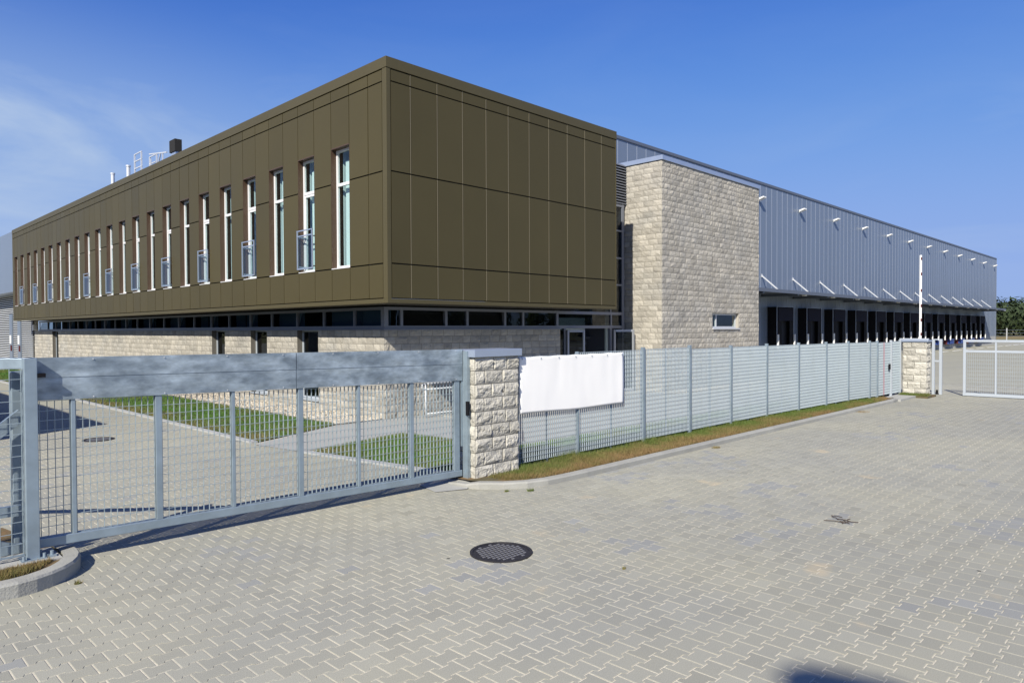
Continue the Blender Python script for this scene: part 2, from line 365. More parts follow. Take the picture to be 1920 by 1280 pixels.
def pavers():
    """interlocking double-T stones, rows along X, as real bevelled stones"""
    L_, P_ = 0.190, 0.145; a = 0.0135; gap = 0.0038
    V = []; T = []
    # outline of one stone: wide at both straight ends, waisted in the middle
    hx = L_/2-gap; w1 = P_/2+a-gap; w2 = P_/2-a-gap
    xs = [-hx, -hx*0.60, -hx*0.44, hx*0.44, hx*0.60, hx]
    out = [(xs[0], -w1), (xs[1], -w1), (xs[2], -w2), (xs[3], -w2), (xs[4], -w1), (xs[5], -w1)]
    out = out + [(x, -y) for x, y in out[::-1]]
    out = np.array(out); inn = out*np.array([1-0.0035/hx, 1-0.0035/w2])
    nrow = int((26+3)/P_); cells = []
    for j in range(nrow):
        yc = -3 + (j+0.5)*P_
        for i in range(int(31/L_)):
            xc = -1 + (i+0.5+(0.5 if j % 2 else 0))*L_
            # keep what the yard can show: skip the ground under buildings and lawns
            if yc > 8.9 and xc > 6.75: continue
            if yc > 15 and xc > 9: continue
            if yc > 7.6 and xc > 9.2 and xc < 25: continue
            d = xc*math.cos(YAW)+yc*math.sin(YAW); r = xc*math.sin(YAW)-yc*math.cos(YAW)
            if d < 2.0 or abs(r) > d*0.95+1.5: continue
            cells.append((xc, yc))
    C = np.array(cells); n = len(C)
    z = np.array([gz(0, y) for x, y in cells])
    th = rng.normal(0, 0.0016, (n, 2)); jit = rng.normal(0, 0.0004, n)
    top = np.zeros((n, 12, 3)); rim = np.zeros((n, 12, 3))
    top[:, :, :2] = C[:, None, :]+inn[None]; rim[:, :, :2] = C[:, None, :]+out[None]
    tilt = lambda o: (th[:, :1]*o[None, :, 0]+th[:, 1:]*o[None, :, 1])
    top[:, :, 2] = z[:, None]+jit[:, None]+tilt(inn); rim[:, :, 2] = z[:, None]+jit[:, None]+tilt(out)-0.0022
    V = np.concatenate([top, rim], 1).reshape(-1, 3)
    base = np.arange(n)*24
    # all faces as quads: the top is cut into five quads across
    q = [(0, 1, 10, 11), (1, 2, 9, 10), (2, 3, 8, 9), (3, 4, 7, 8), (4, 5, 6, 7)]
    q += [(12+k, 12+(k+1) % 12, (k+1) % 12, k) for k in range(12)]
    q = np.array(q); Fc = (base[:, None, None]+q[None]).reshape(-1, 4)
    nz_ = np.array([noise.noise((x*0.16, y*0.16, 3.1)) for x, y in cells])
    nz2 = np.array([noise.noise((x*0.9, y*0.9, 9.4)) for x, y in cells])
    tone = np.clip(1.0+rng.normal(0, 0.040, n)+nz_*0.13, 0.78, 1.25)
    newer = (nz2 > 0.36) & (rng.random(n) < 0.5)
    newer |= rng.random(n) < 0.006
    tone = np.where(newer, 2.0+tone, tone)
    return np_mesh('pavement', V, Fc, 4, M_['paver'], np.repeat(tone, len(q)))
tag(pavers(), kind='structure')

def sheet(name, pts, m, dz, kind='structure', parent=None):
    """a flat patch following the fall of the yard, cut along the two breaks of slope"""
    b = MB()
    def clip(poly, y, above):
        res = []
        for i in range(len(poly)):
            p, q = poly[i], poly[(i+1) % len(poly)]
            ip = (p[1] >= y) if above else (p[1] <= y); iq = (q[1] >= y) if above else (q[1] <= y)
            if ip: res.append(p)
            if ip != iq:
                t = (y-p[1])/(q[1]-p[1]); res.append((p[0]+t*(q[0]-p[0]), y))
        return res
    for lo, hi in ((-99, 7.6), (7.6, 14.0), (14.0, 999)):
        c = clip(clip(pts, lo, True), hi, False)
        if len(c) > 2: b.poly([(x, y, gz(x, y)+dz) for x, y in c])
    o = b.build(name, m); return tag(o, kind=kind)

def inpoly(px, py, pts):
    c = np.zeros(len(px), bool); n = len(pts)
    for i in range(n):
        x0, y0 = pts[i]; x1, y1 = pts[(i+1) % n]
        m = ((y0 > py) != (y1 > py)) & (px < (x1-x0)*(py-y0)/((y1-y0) if y1 != y0 else 1e-9)+x0)
        c ^= m
    return c
def grass(name, pts, n, hmin, hmax, wid, m, z0, dryf, falls=False, kindtone=0.0):
    P = np.array(pts); lo = P.min(0); hi = P.max(0)
    x = rng.uniform(lo[0], hi[0], n*4); y = rng.uniform(lo[1], hi[1], n*4); k = inpoly(x, y, pts); x = x[k][:n]; y = y[k][:n]; n = len(x)
    z = np.full(n, z0, float)
    if falls: z += np.where(y < 7.6, 0, np.where(y > 14, -DROP, -DROP*(y-7.6)/6.4))
    h = rng.uniform(hmin, hmax, n); clump = np.array([noise.noise((a*1.7, b*1.7, 1.0)) for a, b in zip(x, y)])
    h *= (1+0.7*np.clip(clump, -0.6, 0.9))
    if 'verge' in name: h *= 1+1.5*np.clip((y-6.75)/0.35, 0, 1)*np.clip(np.array([noise.noise((a*0.9, 3.0, 2.0)) for a in x])+0.15, 0, 0.8)
    th = rng.uniform(0, 2*math.pi, n); ln = rng.uniform(0.1, 0.8, n)*h; az = rng.uniform(0, 2*math.pi, n)
    v = np.zeros((n, 3, 3)); w = wid*rng.uniform(0.6, 1.4, n)
    v[:, 0] = np.stack([x-np.cos(th)*w, y-np.sin(th)*w, z], 1); v[:, 1] = np.stack([x+np.cos(th)*w, y+np.sin(th)*w, z], 1)
    v[:, 2] = np.stack([x+np.cos(az)*ln, y+np.sin(az)*ln, z+h], 1)
    nz_ = np.array([noise.noise((a*0.8, b*0.8, 5.0))+0.5*noise.noise((a*2.9, b*2.9, 8.0)) for a, b in zip(x, y)])
    tone = np.clip(dryf(x, y)+nz_*0.8+rng.normal(0, 0.17, n), 0, 1)
    o = np_mesh(name, v.reshape(-1, 3), np.arange(3*n).reshape(-1, 3), 3, m, tone)
    return o

# concrete paths, gravel and lawns inside the fence
sheet('path', [(6.62, 12.02), (9.45, 12.80), (9.30, 8.95), (24.3, 8.8), (24.3, 13.75), (21.9, 13.9), (17.6, 15.5), (10.9, 15.32), (9.4, 15.32), (6.62, 14.0)], M_['slab'], 0.010)
lawn1 = [(6.80, 14.2), (9.40, 15.40), (9.40, 52.0), (7.0, 52.0)]
lawn2 = [(6.72, 7.75), (6.72, 11.85), (9.35, 12.60), (9.20, 8.95), (24.0, 8.75), (24.0, 6.95), (20.0, 7.0), (9.2, 7.2), (7.4, 7.22), (7.4, 7.5)]
sheet('lawn_ground', lawn1, M_['lawnbase'], 0.016); sheet('lawn_ground', lawn2, M_['lawnbase'], 0.016)
gravel = [(9.42, 15.36), (10.86, 15.36), (10.86, 54.0), (9.42, 54.0)]
sheet('gravel', gravel, M_['gravelbed'], 0.010)
sheet('gravel', [(21.9, 13.2), (31.0, 13.2), (31.0, 14.0), (21.9, 14.0)], M_['gravelbed'], 0.020)
tag(grass('lawn_grass', lawn1, 60000, 0.035, 0.075, 0.006, M_['lawnblade'], 0.016, lambda x, y: 0.10+0.9*np.clip((7.5-x)/0.6, 0, 1)+0.35*np.clip((16.2-y), 0, 1), True), 'green lawn running beside the long wall of the office', 'grass', kind='stuff')
tag(grass('lawn_grass', lawn2, 60000, 0.03, 0.07, 0.004, M_['lawnblade'], 0.016, lambda x, y: 0.30+0.4*np.clip((7.4-x)/0.7, 0, 1), True), 'patchy lawn just behind the mesh gate and fence', 'grass', kind='stuff')
def pebbles():
    n = 9000; x = rng.uniform(9.45, 10.84, n); y = 15.4+(rng.random(n)**1.5)*38; s = rng.uniform(0.018, 0.045, n)
    n2 = 1500; x = np.concatenate([x, rng.uniform(21.9, 31, n2)]); y = np.concatenate([y, rng.uniform(13.2, 13.93, n2)]); s = np.concatenate([s, rng.uniform(0.02, 0.05, n2)])
    n = len(x); o = np.array([(1, 0, 0), (0, 1, 0), (-1, 0, 0), (0, -1, 0), (0, 0, 0.7), (0, 0, -0.7)])
    v = o[None]*s[:, None, None]*rng.uniform(0.7, 1.3, (n, 6, 1)); a = rng.uniform(0, 6.28, n); c, sn = np.cos(a)[:, None], np.sin(a)[:, None]
    vx = v[..., 0]*c-v[..., 1]*sn; vy = v[..., 0]*sn+v[..., 1]*c
    zz = np.where(y > 14, -DROP, -DROP*(y-7.6)/6.4)
    V = np.stack([vx+x[:, None], vy+y[:, None], v[..., 2]+zz[:, None]+0.03], 2).reshape(-1, 3)
    f = np.array([(0, 1, 4), (1, 2, 4), (2, 3, 4), (3, 0, 4), (1, 0, 5), (2, 1, 5), (3, 2, 5), (0, 3, 5)])
    Fc = (np.arange(n)[:, None, None]*6+f[None]).reshape(-1, 3)
    return np_mesh('pebbles', V, Fc, 3, M_['pebble'], np.repeat(rng.uniform(0.6, 1.35, n), 8))
tag(pebbles(), 'beige pebbles along the foot of the block walls', 'pebbles', kind='stuff')

# kerbs
def kerb(name, pts, w, h, zb, seg=1.0, tilt=0.012, m=None):
    """concrete kerb swept along a line; pts run with the road on their right-hand side"""
    b = MB(); n = len(pts); P = [Vector((x, y)) for x, y in pts]; nr = []
    for i in range(n):
        d = (P[min(i+1, n-1)]-P[max(i-1, 0)]).normalized(); nr.append(Vector((-d.y, d.x)))
    hh = h if callable(h) else (lambda i: h)
    prof = lambda i: [(0, zb-0.05), (0, zb+hh(i)-0.02), (0.015+tilt*0, zb+hh(i)), (w, zb+hh(i)), (w, zb-0.05)]
    rows = []
    for i in range(n):
        z = gz(P[i].x, P[i].y); base = len(b.v)
        for o_, z_ in prof(i): q = P[i]+nr[i]*o_; b.v.append((q.x, q.y, z+z_))
        rows.append(base)
    for i in range(n-1):
        tn = 0.93+0.14*random.random() if i % 1 == 0 else 1
        for k in range(4):
            b.f.append((rows[i]+k, rows[i+1]+k, rows[i+1]+k+1, rows[i]+k+1)); b.m.append(0); b.t.append(tn)
    b.f.append(tuple(rows[0]+k for k in range(5))); b.m.append(0); b.t.append(1)
    b.f.append(tuple(rows[-1]+k for k in range(4, -1, -1))); b.m.append(0); b.t.append(1)
    return tag(b.build(name, m or M_['kerbtone']), kind='structure')
M_['kerbtone'] = mat('kerb_stone', (0.325, 0.322, 0.29), 0.9, 0, 0.12, 4, 0.3, 60, tone=True)
def dense(pts, step=0.98, gapd=0.0):
    out = [pts[0]]
    for a, b in zip(pts[:-1], pts[1:]):
        d = math.dist(a, b); k = max(1, round(d/step))
        out += [(a[0]+(b[0]-a[0])*i/k, a[1]+(b[1]-a[1])*i/k) for i in range(1, k+1)]
    return out
vergeline = [(6.16, 7.30), (6.15, 7.10), (6.18, 6.95), (6.26, 6.78), (6.48, 6.53), (6.75, 6.36), (7.06, 6.27), (7.45, 6.24), (7.86, 6.23)] + dense([(7.86, 6.23), (12.8, 6.21), (17.0, 6.18), (21.4, 6.16)])[1:] + [(22.0, 6.2), (22.3, 6.35)]
kerb('kerb', vergeline, 0.12, lambda i: 0.03 if i < 1 else (0.055 if i < 3 else 0.085), 0.0)
vin = [(6.3, 7.35), (6.33, 7.0), (6.45, 6.75), (6.62, 6.55), (6.9, 6.42), (7.3, 6.36), (8.0, 6.34), (21.4, 6.28), (22.1, 6.4), (22.3, 6.72), (22.15, 6.85), (20.0, 6.99), (15.4, 7.15), (7.3, 7.23), (7.3, 7.55), (6.3, 7.5)]
b = MB(); b.poly([(x, y, 0.070) for x, y in vin]); tag(b.build('verge_ground', M_['soil']), kind='structure')
b = MB(); b.poly([(5.75, 7.05, 0.006), (6.15, 6.88, 0.010), (6.33, 7.0, 0.045), (6.4, 7.6, 0.045), (5.85, 7.5, 0.01)]); tag(b.build('gate_threshold', M_['slab']), kind='structure')
vgr = [(6.62, 6.98), (6.66, 6.66), (6.95, 6.48), (7.4, 6.40), (21.3, 6.33), (22.0, 6.5), (22.0, 6.6), (21.3, 6.74), (20.0, 6.88), (15.4, 7.05), (7.5, 7.13), (7.35, 7.1), (7.32, 6.98)]
def dry_verge(x, y): return np.clip(0.95-1.35*(y-6.42), 0.0, 1)-0.38*np.clip((x-9)/9, 0, 1)
tag(grass('verge_grass', vgr, 75000, 0.025, 0.075, 0.0026, M_['blade'], 0.07, dry_verge), 'strip of green and dried brown grass between kerb and fence', 'grass', kind='stuff')
# island under the left gate post
ilo = [(-4.0, 6.62), (-1.5, 6.62), (0.2, 6.63), (0.75, 6.63)] + [(1.13+0.65*math.sin(t), 7.30-0.65*math.cos(t)) for t in np.linspace(-0.3, math.pi/2, 10)] + [(1.78, 7.42)]
ilo = ilo[:3] + [p for p in ilo[4:]]
kerb('kerb', ilo, 0.13, 0.125, 0.0)
iin = [(-4, 6.74), (0.9, 6.74), (1.2, 6.78), (1.45, 6.92), (1.6, 7.1), (1.66, 7.4), (1.66, 7.5), (1.45, 8.7), (-4, 8.7)]
b = MB(); b.poly([(x, y, 0.105) for x, y in iin]); tag(b.build('island_ground', M_['soil']), kind='structure')
b = MB(); b.box(-4, 1.62, 7.12, 7.55, 0.05, 0.118); tag(b.build('gate_footing', M_['slab']), kind='structure')
tag(grass('island_grass', [(-1.5, 6.78), (0.9, 6.76), (1.2, 6.8), (1.42, 6.95), (1.55, 7.12), (-1.5, 7.1)], 26000, 0.02, 0.055, 0.0022, M_['blade'], 0.105, lambda x, y: 0.9+0*x), 'dried brown grass inside the kerb below the left gate post', 'grass', kind='stuff')
tag(grass('island_grass', [(-1.5, 7.7), (1.25, 7.7), (1.2, 8.65), (-1.5, 8.65)], 16000, 0.05, 0.13, 0.003, M_['blade'], 0.105, lambda x, y: 0.25+0*x), 'green grass tuft behind the left mesh panel', 'grass', kind='stuff')
# kerb strips beside the driveway and slab by the pedestrian gate
b = MB(); b.box(6.66, 6.80, 14.2, 52, -DROP-0.05, -DROP+0.035); tag(b.build('kerb', M_['concrete']), kind='structure')
b = MB()
for a, c in ((7.75, 11.9),):
    b.poly([(6.56, a, gz(0, a)+0.03), (6.70, a, gz(0, a)+0.03), (6.70, c, gz(0, c)+0.03), (6.56, c, gz(0, c)+0.03)])
    b.poly([(6.56, a, gz(0, a)-0.03), (6.56, a, gz(0, a)+0.03), (6.56, c, gz(0, c)+0.03), (6.56, c, gz(0, c)-0.03)])
tag(b.build('kerb', M_['concrete']), kind='structure')
b = MB(); b.box(21.9, 23.6, 6.12, 6.70, -0.02, 0.060); tag(b.build('path_slab', M_['slab']), kind='structure')
b = MB(); b.box(23.35, 24.25, 5.80, 6.8, -0.02, 0.055); tag(b.build('verge_ground', M_['soil']), kind='structure')
tag(grass('verge_grass', [(23.4, 5.84), (23.8, 5.84), (23.8, 6.6), (23.4, 6.6)], 4000, 0.03, 0.08, 0.004, M_['blade'], 0.055, lambda x, y: 0.15+0*x), 'green grass at the foot of the far block pillar', 'grass', kind='stuff')
b = MB()
for k in range(16): b.box(60+k*5.2, 60+k*5.2+3.2, 17.75, 17.95, -DROP+0.002, -DROP+0.014)
tag(b.build('yard_marking', M_['white']), kind='structure')

# ------------------------------------------------------------------ split-face block walls
def stone_face(mb, org, u, nrm, width, z0, z1, ch, bl, amp=0.013, nu=5, nv=3, seed=0, edge=0.004, m=0, mm=1):
    """courses of rough blocks on a vertical plane; org = corner at z=0, u = direction along the wall, nrm = outward"""
    org = Vector(org); u = Vector(u); nr = Vector(nrm); rr = random.Random(seed)
    # mortar plane, slightly behind
    q = [org+nr*-0.004+Vector((0, 0, z0)), org+u*width+nr*-0.004+Vector((0, 0, z0)), org+u*width+nr*-0.004+Vector((0, 0, z1)), org+nr*-0.004+Vector((0, 0, z1))]
    mb.poly(q, mm)
    nc = max(1, round((z1-z0)/ch)); ch = (z1-z0)/nc; jt = 0.008
    for c in range(nc):
        x = -bl*(0.5 if c % 2 else 0.0)-rr.uniform(0, bl*0.12)
        while x < width-0.01:
            w = bl*rr.choice((1, 1, 1, 0.97, 0.72)); a = max(0.0, x)+jt/2; b_ = min(width, x+w)-jt/2; x += w
            if b_-a < 0.03: continue
            za, zb_ = z0+c*ch+jt/2, z0+(c+1)*ch-jt/2
            tn = rr.uniform(0.80, 1.12); k1, k2 = rr.uniform(-1, 1), rr.uniform(-1, 1); bulge = rr.uniform(0.6, 1.3)
            sd = (rr.uniform(0, 90), rr.uniform(0, 90)); base = len(mb.v)
            NU, NV = (nu, nv) if b_-a > 0.12 else (3, nv)
            for j in range(NV+1):
                for i in range(NU+1):
                    s, t = i/NU, j/NV
                    inside = min(1, 5.0*min(s, 1-s)*NU/5)*min(1, 4.0*min(t, 1-t))
                    px_ = a+(b_-a)*s; pz = za+(zb_-za)*t
                    nzv = 0.8*noise.noise((px_*6+sd[0], pz*11, sd[1]))+0.7*noise.noise((px_*17+pz*9, pz*23+sd[0], sd[1]))+0.35*noise.noise((px_*41, pz*47+sd[0], sd[1]))
                    d = inside*(edge*bulge+amp*(0.55+nzv)+amp*0.8*(k1*(s-0.5)+k2*(t-0.5)))
                    p = org+u*px_+nr*d; mb.v.append((p.x, p.y, pz))
            for j in range(NV):
                for i in range(NU):
                    o_ = base+j*(NU+1)+i
                    mb.f.append((o_, o_+1, o_+NU+2, o_+NU+1)); mb.m.append(m); mb.t.append(tn)

# ------------------------------------------------------------------ office building
CX, CY, X1, Y1 = 9.82, 13.76, 18.88, 54.3
ZB, ZT = 2.73, 8.51
WX, WY, GZ = 10.84, 15.36, -DROP
office = thing('office_building', 'long office with a bronze metal upper storey over a pale block ground floor', 'building', (WX, WY, GZ))
WINY = [15.352+1.708*i for i in range(23)]; WW = 0.851
hz = [(2.84, 3.67), (3.67, 5.85), (5.85, 7.96), (7.96, 8.25)]
gh, gv = 0.032, 0.022
clad = MB()
# left face (plane X = CX): columns
gv = 0.026
cols = [(13.93, 14.52), (14.52, 15.352)]
for i in range(23):
    cols.append(('w', WINY[i], WINY[i]+WW)); nxt = WINY[i+1] if i < 22 else Y1-0.12
    cols.append((WINY[i]+WW, nxt))
for c in cols:
    win = c[0] == 'w'; y0, y1 = c[-2:]
    rows = [hz[0], (6.74, 7.96), hz[3]] if win else hz
    for z0, z1 in rows:
        t = 1+random.uniform(-0.055, 0.055)
        a, bq = y0+gv/2, y1-gv/2; lo, hi = z0+gh/2, z1-gh/2
        tl = random.uniform(-0.0025, 0.0025)
        # each panel is a shallow tray whose plane leans by a hair
        o = len(clad.v)
        clad.v += [(CX+tl, a, lo), (CX-tl, bq, lo), (CX-tl, bq, hi), (CX+tl, a, hi), (CX+0.03, a, lo), (CX+0.03, bq, lo), (CX+0.03, bq, hi), (CX+0.03, a, hi)]
        for q in ((0, 3, 2, 1), (0, 1, 5, 4), (1, 2, 6, 5), (2, 3, 7, 6), (3, 0, 4, 7)):
            clad.f.append(tuple(o+k for k in q)); clad.m.append(0); clad.t.append(t)
# right face (plane Y = CY)
xs = [9.945, 10.51] + [11.345+0.842*k for k in range(9)] + [X1-0.03]
for x0, x1 in zip(xs[:-1], xs[1:]):
    for z0, z1 in hz:
        t = 1+random.uniform(-0.035, 0.035); tl = random.uniform(-0.0025, 0.0025)
        a, bq = x0+gv/2, x1-gv/2; lo, hi = z0+gh/2, z1-gh/2; o = len(clad.v)
        clad.v += [(a, CY+tl, lo), (bq, CY-tl, lo), (bq, CY-tl, hi), (a, CY+tl, hi), (a, CY+0.03, lo), (bq, CY+0.03, lo), (bq, CY+0.03, hi), (a, CY+0.03, hi)]
        for q in ((0, 1, 2, 3), (0, 4, 5, 1), (1, 5, 6, 2), (2, 6, 7, 3), (3, 7, 4, 0)):
            clad.f.append(tuple(o+k for k in q)); clad.m.append(0); clad.t.append(t)
# backing with window openings left free
bk = 0.034
for y0, y1 in [(CY+0.04, 15.352)]+[(WINY[i]+WW, (WINY[i+1] if i < 22 else Y1)) for i in range(23)]:
    clad.box(CX+bk, CX+0.34, y0, y1, ZB+0.12, ZT-0.27, 1)
for i in range(23):
    clad.box(CX+bk, CX+0.34, WINY[i], WINY[i]+WW, ZB+0.12, 3.655, 1); clad.box(CX+bk, CX+0.34, WINY[i], WINY[i]+WW, 6.78, ZT-0.27, 1)
clad.box(CX+0.36, X1-0.04, CY+bk, CY+0.30, ZB+0.12, ZT-0.27, 1)
clad.box(X1-0.034, X1-0.004, CY+0.03, 20.0, ZB+0.1, ZT-0.26, 0)      # end wall
clad.box(CX+0.05, X1-0.3, Y1-0.03, Y1, ZB+0.1, ZT-0.26, 0)
for x in xs[1:-1]:
    for z0, z1 in hz: clad.box(x+0.005, x+0.020, CY-0.004, CY+0.02, z0+gh/2, z1-gh/2, 2)  # pale strips beside the joints paint in the sunlit panel edges
clad.build('wall_cladding', [M_['bronze'], M_['bronze_dark'], M_['bronze_edge']], office)
# trims: coping, bottom edge, corner
t = MB()
t.box(CX-0.02, CX+0.35, CY-0.02, Y1, 8.255, ZT); t.box(CX+0.35, X1+0.01, CY-0.02, CY+0.33, 8.255, ZT)
t.box(CX-0.012, CX+0.30, CY-0.012, Y1, ZB, 2.832); t.box(CX+0.30, X1, CY-0.012, CY+0.30, ZB, 2.832)
t.box(CX-0.008, CX+0.10, CY-0.008, 13.918, 2.832, 8.255); t.box(CX+0.10, CX+0.118, CY-0.006, CY+0.1, 2.832, 8.255)
t.box(X1-0.022, X1+0.006, CY-0.006, CY+0.10, 2.832, 8.255)
t.box(CX-0.006, CX+0.03, Y1-0.11, Y1+0.002, 2.832, 8.255)
t.build('coping_and_trim', M_['bronze_trim'], office, bevel=0.006)
s = MB(); s.box(CX+0.32, X1-0.32, CY+0.32, Y1-0.02, ZB+0.02, ZB+0.05); s.build('soffit', M_['soffit'], office)
s = MB(); s.box(CX+0.36, X1-0.05, CY+0.34, Y1, 8.30, 8.40); s.build('roof', M_['cap'], office)
s = MB(); s.box(CX+0.12, CX+0.22, 14.35, Y1-0.3, ZT-0.02, ZT+0.045); s.build('roof_flashing', M_['whrib'], office)

# upper windows: one prototype of each kind in local coordinates, origin at the sill of the near jamb
def frame_mb(railed):
    f = MB(); d0, d1 = 0.15, 0.21; w = WW; h = 3.06
    f.box(d0, d1, w-0.065, w-0.004, 0.0, h); f.box(d0, d1, 0.004, 0.055, 0.0, h)
    f.box(d0-0.004, d1+0.002, 0.004, w-0.004, 0.0, 0.065); f.box(d0-0.004, d1+0.002, 0.004, w-0.004, h-0.06, h)
    f.box(d0-0.006, d1, 0.055, w-0.065, 2.125, 2.20)
    if railed:
        f.box(d0+0.006, d1+0.01, 0.055, 0.10, 0.065, 2.125); f.box(d0+0.006, d1+0.01, w-0.115, w-0.065, 0.065, 2.125)
        f.box(d0+0.004, d1+0.01, 0.10, w-0.115, 2.06, 2.125)
    f.box(-0.012, d0, 0.0, w, -0.024, -0.004)
    return f
def reveal_mb():
    r = MB(); w = WW; h = 3.06
    r.box(0.0, 0.34, w-0.003, w+0.004, -0.03, h); r.box(0.0, 0.34, -0.004, 0.003, -0.03, h); r.box(-0.002, 0.34, 0.004, w-0.004, h+0.001, h+0.03)
    return r
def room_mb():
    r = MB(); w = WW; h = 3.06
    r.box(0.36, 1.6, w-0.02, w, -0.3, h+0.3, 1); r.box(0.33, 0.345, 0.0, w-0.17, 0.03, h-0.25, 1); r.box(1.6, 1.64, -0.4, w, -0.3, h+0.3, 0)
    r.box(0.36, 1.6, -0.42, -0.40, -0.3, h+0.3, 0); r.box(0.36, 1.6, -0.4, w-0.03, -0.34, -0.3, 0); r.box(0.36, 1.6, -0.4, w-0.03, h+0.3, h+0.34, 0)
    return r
def rail_mb():
    r = MB(); w = WW; z1 = 1.13
    r.box(-0.080, -0.050, -0.01, w-0.02, z1-0.028, z1); r.box(-0.075, -0.05, 0.0, 0.036, 0.06, z1-0.028); r.box(-0.075, -0.05, w-0.055, w-0.02, 0.06, z1-0.028)
    r.box(-0.073, -0.052, 0.05, w-0.07, 0.06, 0.10); r.box(-0.073, -0.052, 0.05, w-0.07, z1-0.17, z1-0.14)
    for k in (0.05, w-0.12): r.box(-0.05, 0.15, k, k+0.03, 0.12, 0.15); r.box(-0.05, 0.15, k, k+0.03, z1-0.2, z1-0.17)
    return r
protos = {}
for railed in (False, True):
    y0 = WINY[1 if railed else 0]; base = Vector((CX, y0, 3.685))-office.location
    fr = frame_mb(railed).build('window', M_['whiteframe'], office, local=base)
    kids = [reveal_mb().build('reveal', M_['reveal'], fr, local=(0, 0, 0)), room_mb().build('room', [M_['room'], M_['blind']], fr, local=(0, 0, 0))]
    pz = MB(); pz.box(0.178, 0.186, 0.05, WW-0.06, 0.06, 2.13); pz.box(0.178, 0.186, 0.05, WW-0.06, 2.19, 3.01)
    kids.append(pz.build('pane', M_['glass'], fr, local=(0, 0, 0)))
    if railed:
        kids.append(rail_mb().build('railing', M_['cap'], fr, local=(0, 0, 0)))
        rg = MB(); rg.box(-0.066, -0.058, 0.055, WW-0.075, 0.11, 0.95); kids.append(rg.build('railing_glass', M_['railglass'], fr, local=(0, 0, 0)))
    protos[railed] = (fr, kids)
for i in range(2, 23):
    fr, kids = protos[i % 2 == 1]
    c = fr.copy(); COL.objects.link(c); c.parent = office; c.location = Vector((CX, WINY[i], 3.685))-office.location
    for k in kids: q = k.copy(); COL.objects.link(q); q.parent = c

# ground floor, long wall (plane X = WX)
W1 = 53.8
open_y = [(18.69, 19.92), (21.91, 23.07), (25.14, 26.25), (47.96, 49.30)]
sw = MB(); prev = WY; k = 0
for a, b_ in open_y+[(W1, W1)]:
    stone_face(sw, (WX, prev, 0), (0, 1, 0), (-1, 0, 0), a-prev, GZ-0.02, 2.11, 0.2, 0.40, seed=11+k); k += 1
    if a < W1:
        stone_face(sw, (WX, a, 0), (0, 1, 0), (-1, 0, 0), b_-a, GZ-0.02, 0.0, 0.2, 0.40, seed=31+k)
        sw.box(WX+0.003, WX+0.28, b_-0.001, b_+0.02, 0.0, 2.11, 1); sw.box(WX+0.003, WX+0.28, a-0.02, a+0.001, 0.0, 2.11, 1)
    prev = b_
stone_face(sw, (WX, W1-1.05, 0), (0, 1, 0), (-1, 0, 0), 1.05, 2.11, 2.74, 0.2, 0.40, seed=77)
# short wall (plane Y = WY)
stone_face(sw, (WX, WY, 0), (1, 0, 0), (0, -1, 0), 17.93-WX, GZ-0.02, 2.11, 0.2, 0.40, amp=0.016, seed=55)
sw.box(17.9, 17.93, WY+0.004, WY+0.14, GZ, 2.11, 1)
sw.build('block_wall', [M_['stone'], M_['mortar']], office)
# clerestory band: each light its own window part
fb = MB()
fb.box(WX+0.03, WX+0.16, WY+0.13, W1-1.06, 2.113, 2.20); fb.box(WX+0.03, WX+0.14, WY+0.13, W1-1.06, 2.62, 2.70); fb.box(WX-0.035, WX+0.2, WY-0.035, W1-1.06, 2.085, 2.113)
fb.box(WX+0.16, 17.93, WY+0.03, WY+0.16, 2.113, 2.20); fb.box(WX+0.16, 17.93, WY+0.03, WY+0.14, 2.62, 2.70); fb.box(WX+0.2, 17.93, WY-0.035, WY+0.2, 2.085, 2.113)
fb.box(WX+0.03, WX+0.16, WY+0.03, WY+0.13, 2.113, 2.70)
fb.build('clerestory_frame', M_['alu'], office)
mull = [15.49, 16.807, 18.42, 19.99, 21.64, 23.17, 24.85, 26.39, 28.0, 29.57, 31.19, 32.87, 34.48, 36.02, 37.63, 39.26, 40.83, 42.44, 44.0, 45.66, 47.25, 48.68, 50.57, W1-1.06]
for i, (a, b_) in enumerate(zip(mull[:-1], mull[1:])):
    tilted = i % 2 == 0 and i > 1
    f = MB(); f.box(WX+0.035, WX+0.13, a, a+0.06, 2.20, 2.62); f.box(WX+0.05, WX+0.1, b_-0.03, b_-0.002, 2.20, 2.62)
    if i == 22:
        for q in range(6): f.box(WX+0.05, WX+0.09, a+0.06, b_-0.03, 2.22+q*0.068, 2.25+q*0.068)
    fo = f.build('clerestory_window', M_['alu'], office)
    p = MB()
    if tilted: p.poly([(WX+0.08, a+0.07, 2.21), (WX+0.08, b_-0.04, 2.21), (WX+0.20, b_-0.04, 2.61), (WX+0.20, a+0.07, 2.61)])
    else: p.poly([(WX+0.08, a+0.07, 2.20), (WX+0.08, b_-0.04, 2.20), (WX+0.08, b_-0.04, 2.62), (WX+0.08, a+0.07, 2.62)])
    p.build('pane', M_['glassdark'], fo)
    if not tilted and i < 22:
        q = MB(); q.box(WX+0.30, WX+0.32, a+0.02, b_-0.01, 2.12, 2.70); q.build('roller_blind', M_['navyblind'], fo)  # blue board added behind fixed panes to imitate a bluish reflection
mr = [(10.99, 11.40), (11.46, 12.96), (13.05, 13.77), (13.85, 15.33), (15.42, 16.14), (16.23, 17.78)]
for i, (a, b_) in enumerate(mr):
    f = MB(); f.box(b_+0.0, b_+0.085, WY+0.035, WY+0.13, 2.20, 2.62)
    fo = f.build('clerestory_window', M_['alu'], office); p = MB(); dy = 0.12 if i in (1, 3) else 0
    p.poly([(a, WY+0.08, 2.20), (b_, WY+0.08, 2.20), (b_, WY+0.08+dy, 2.62), (a, WY+0.08+dy, 2.62)]); p.build('pane', M_['glassdark'], fo)
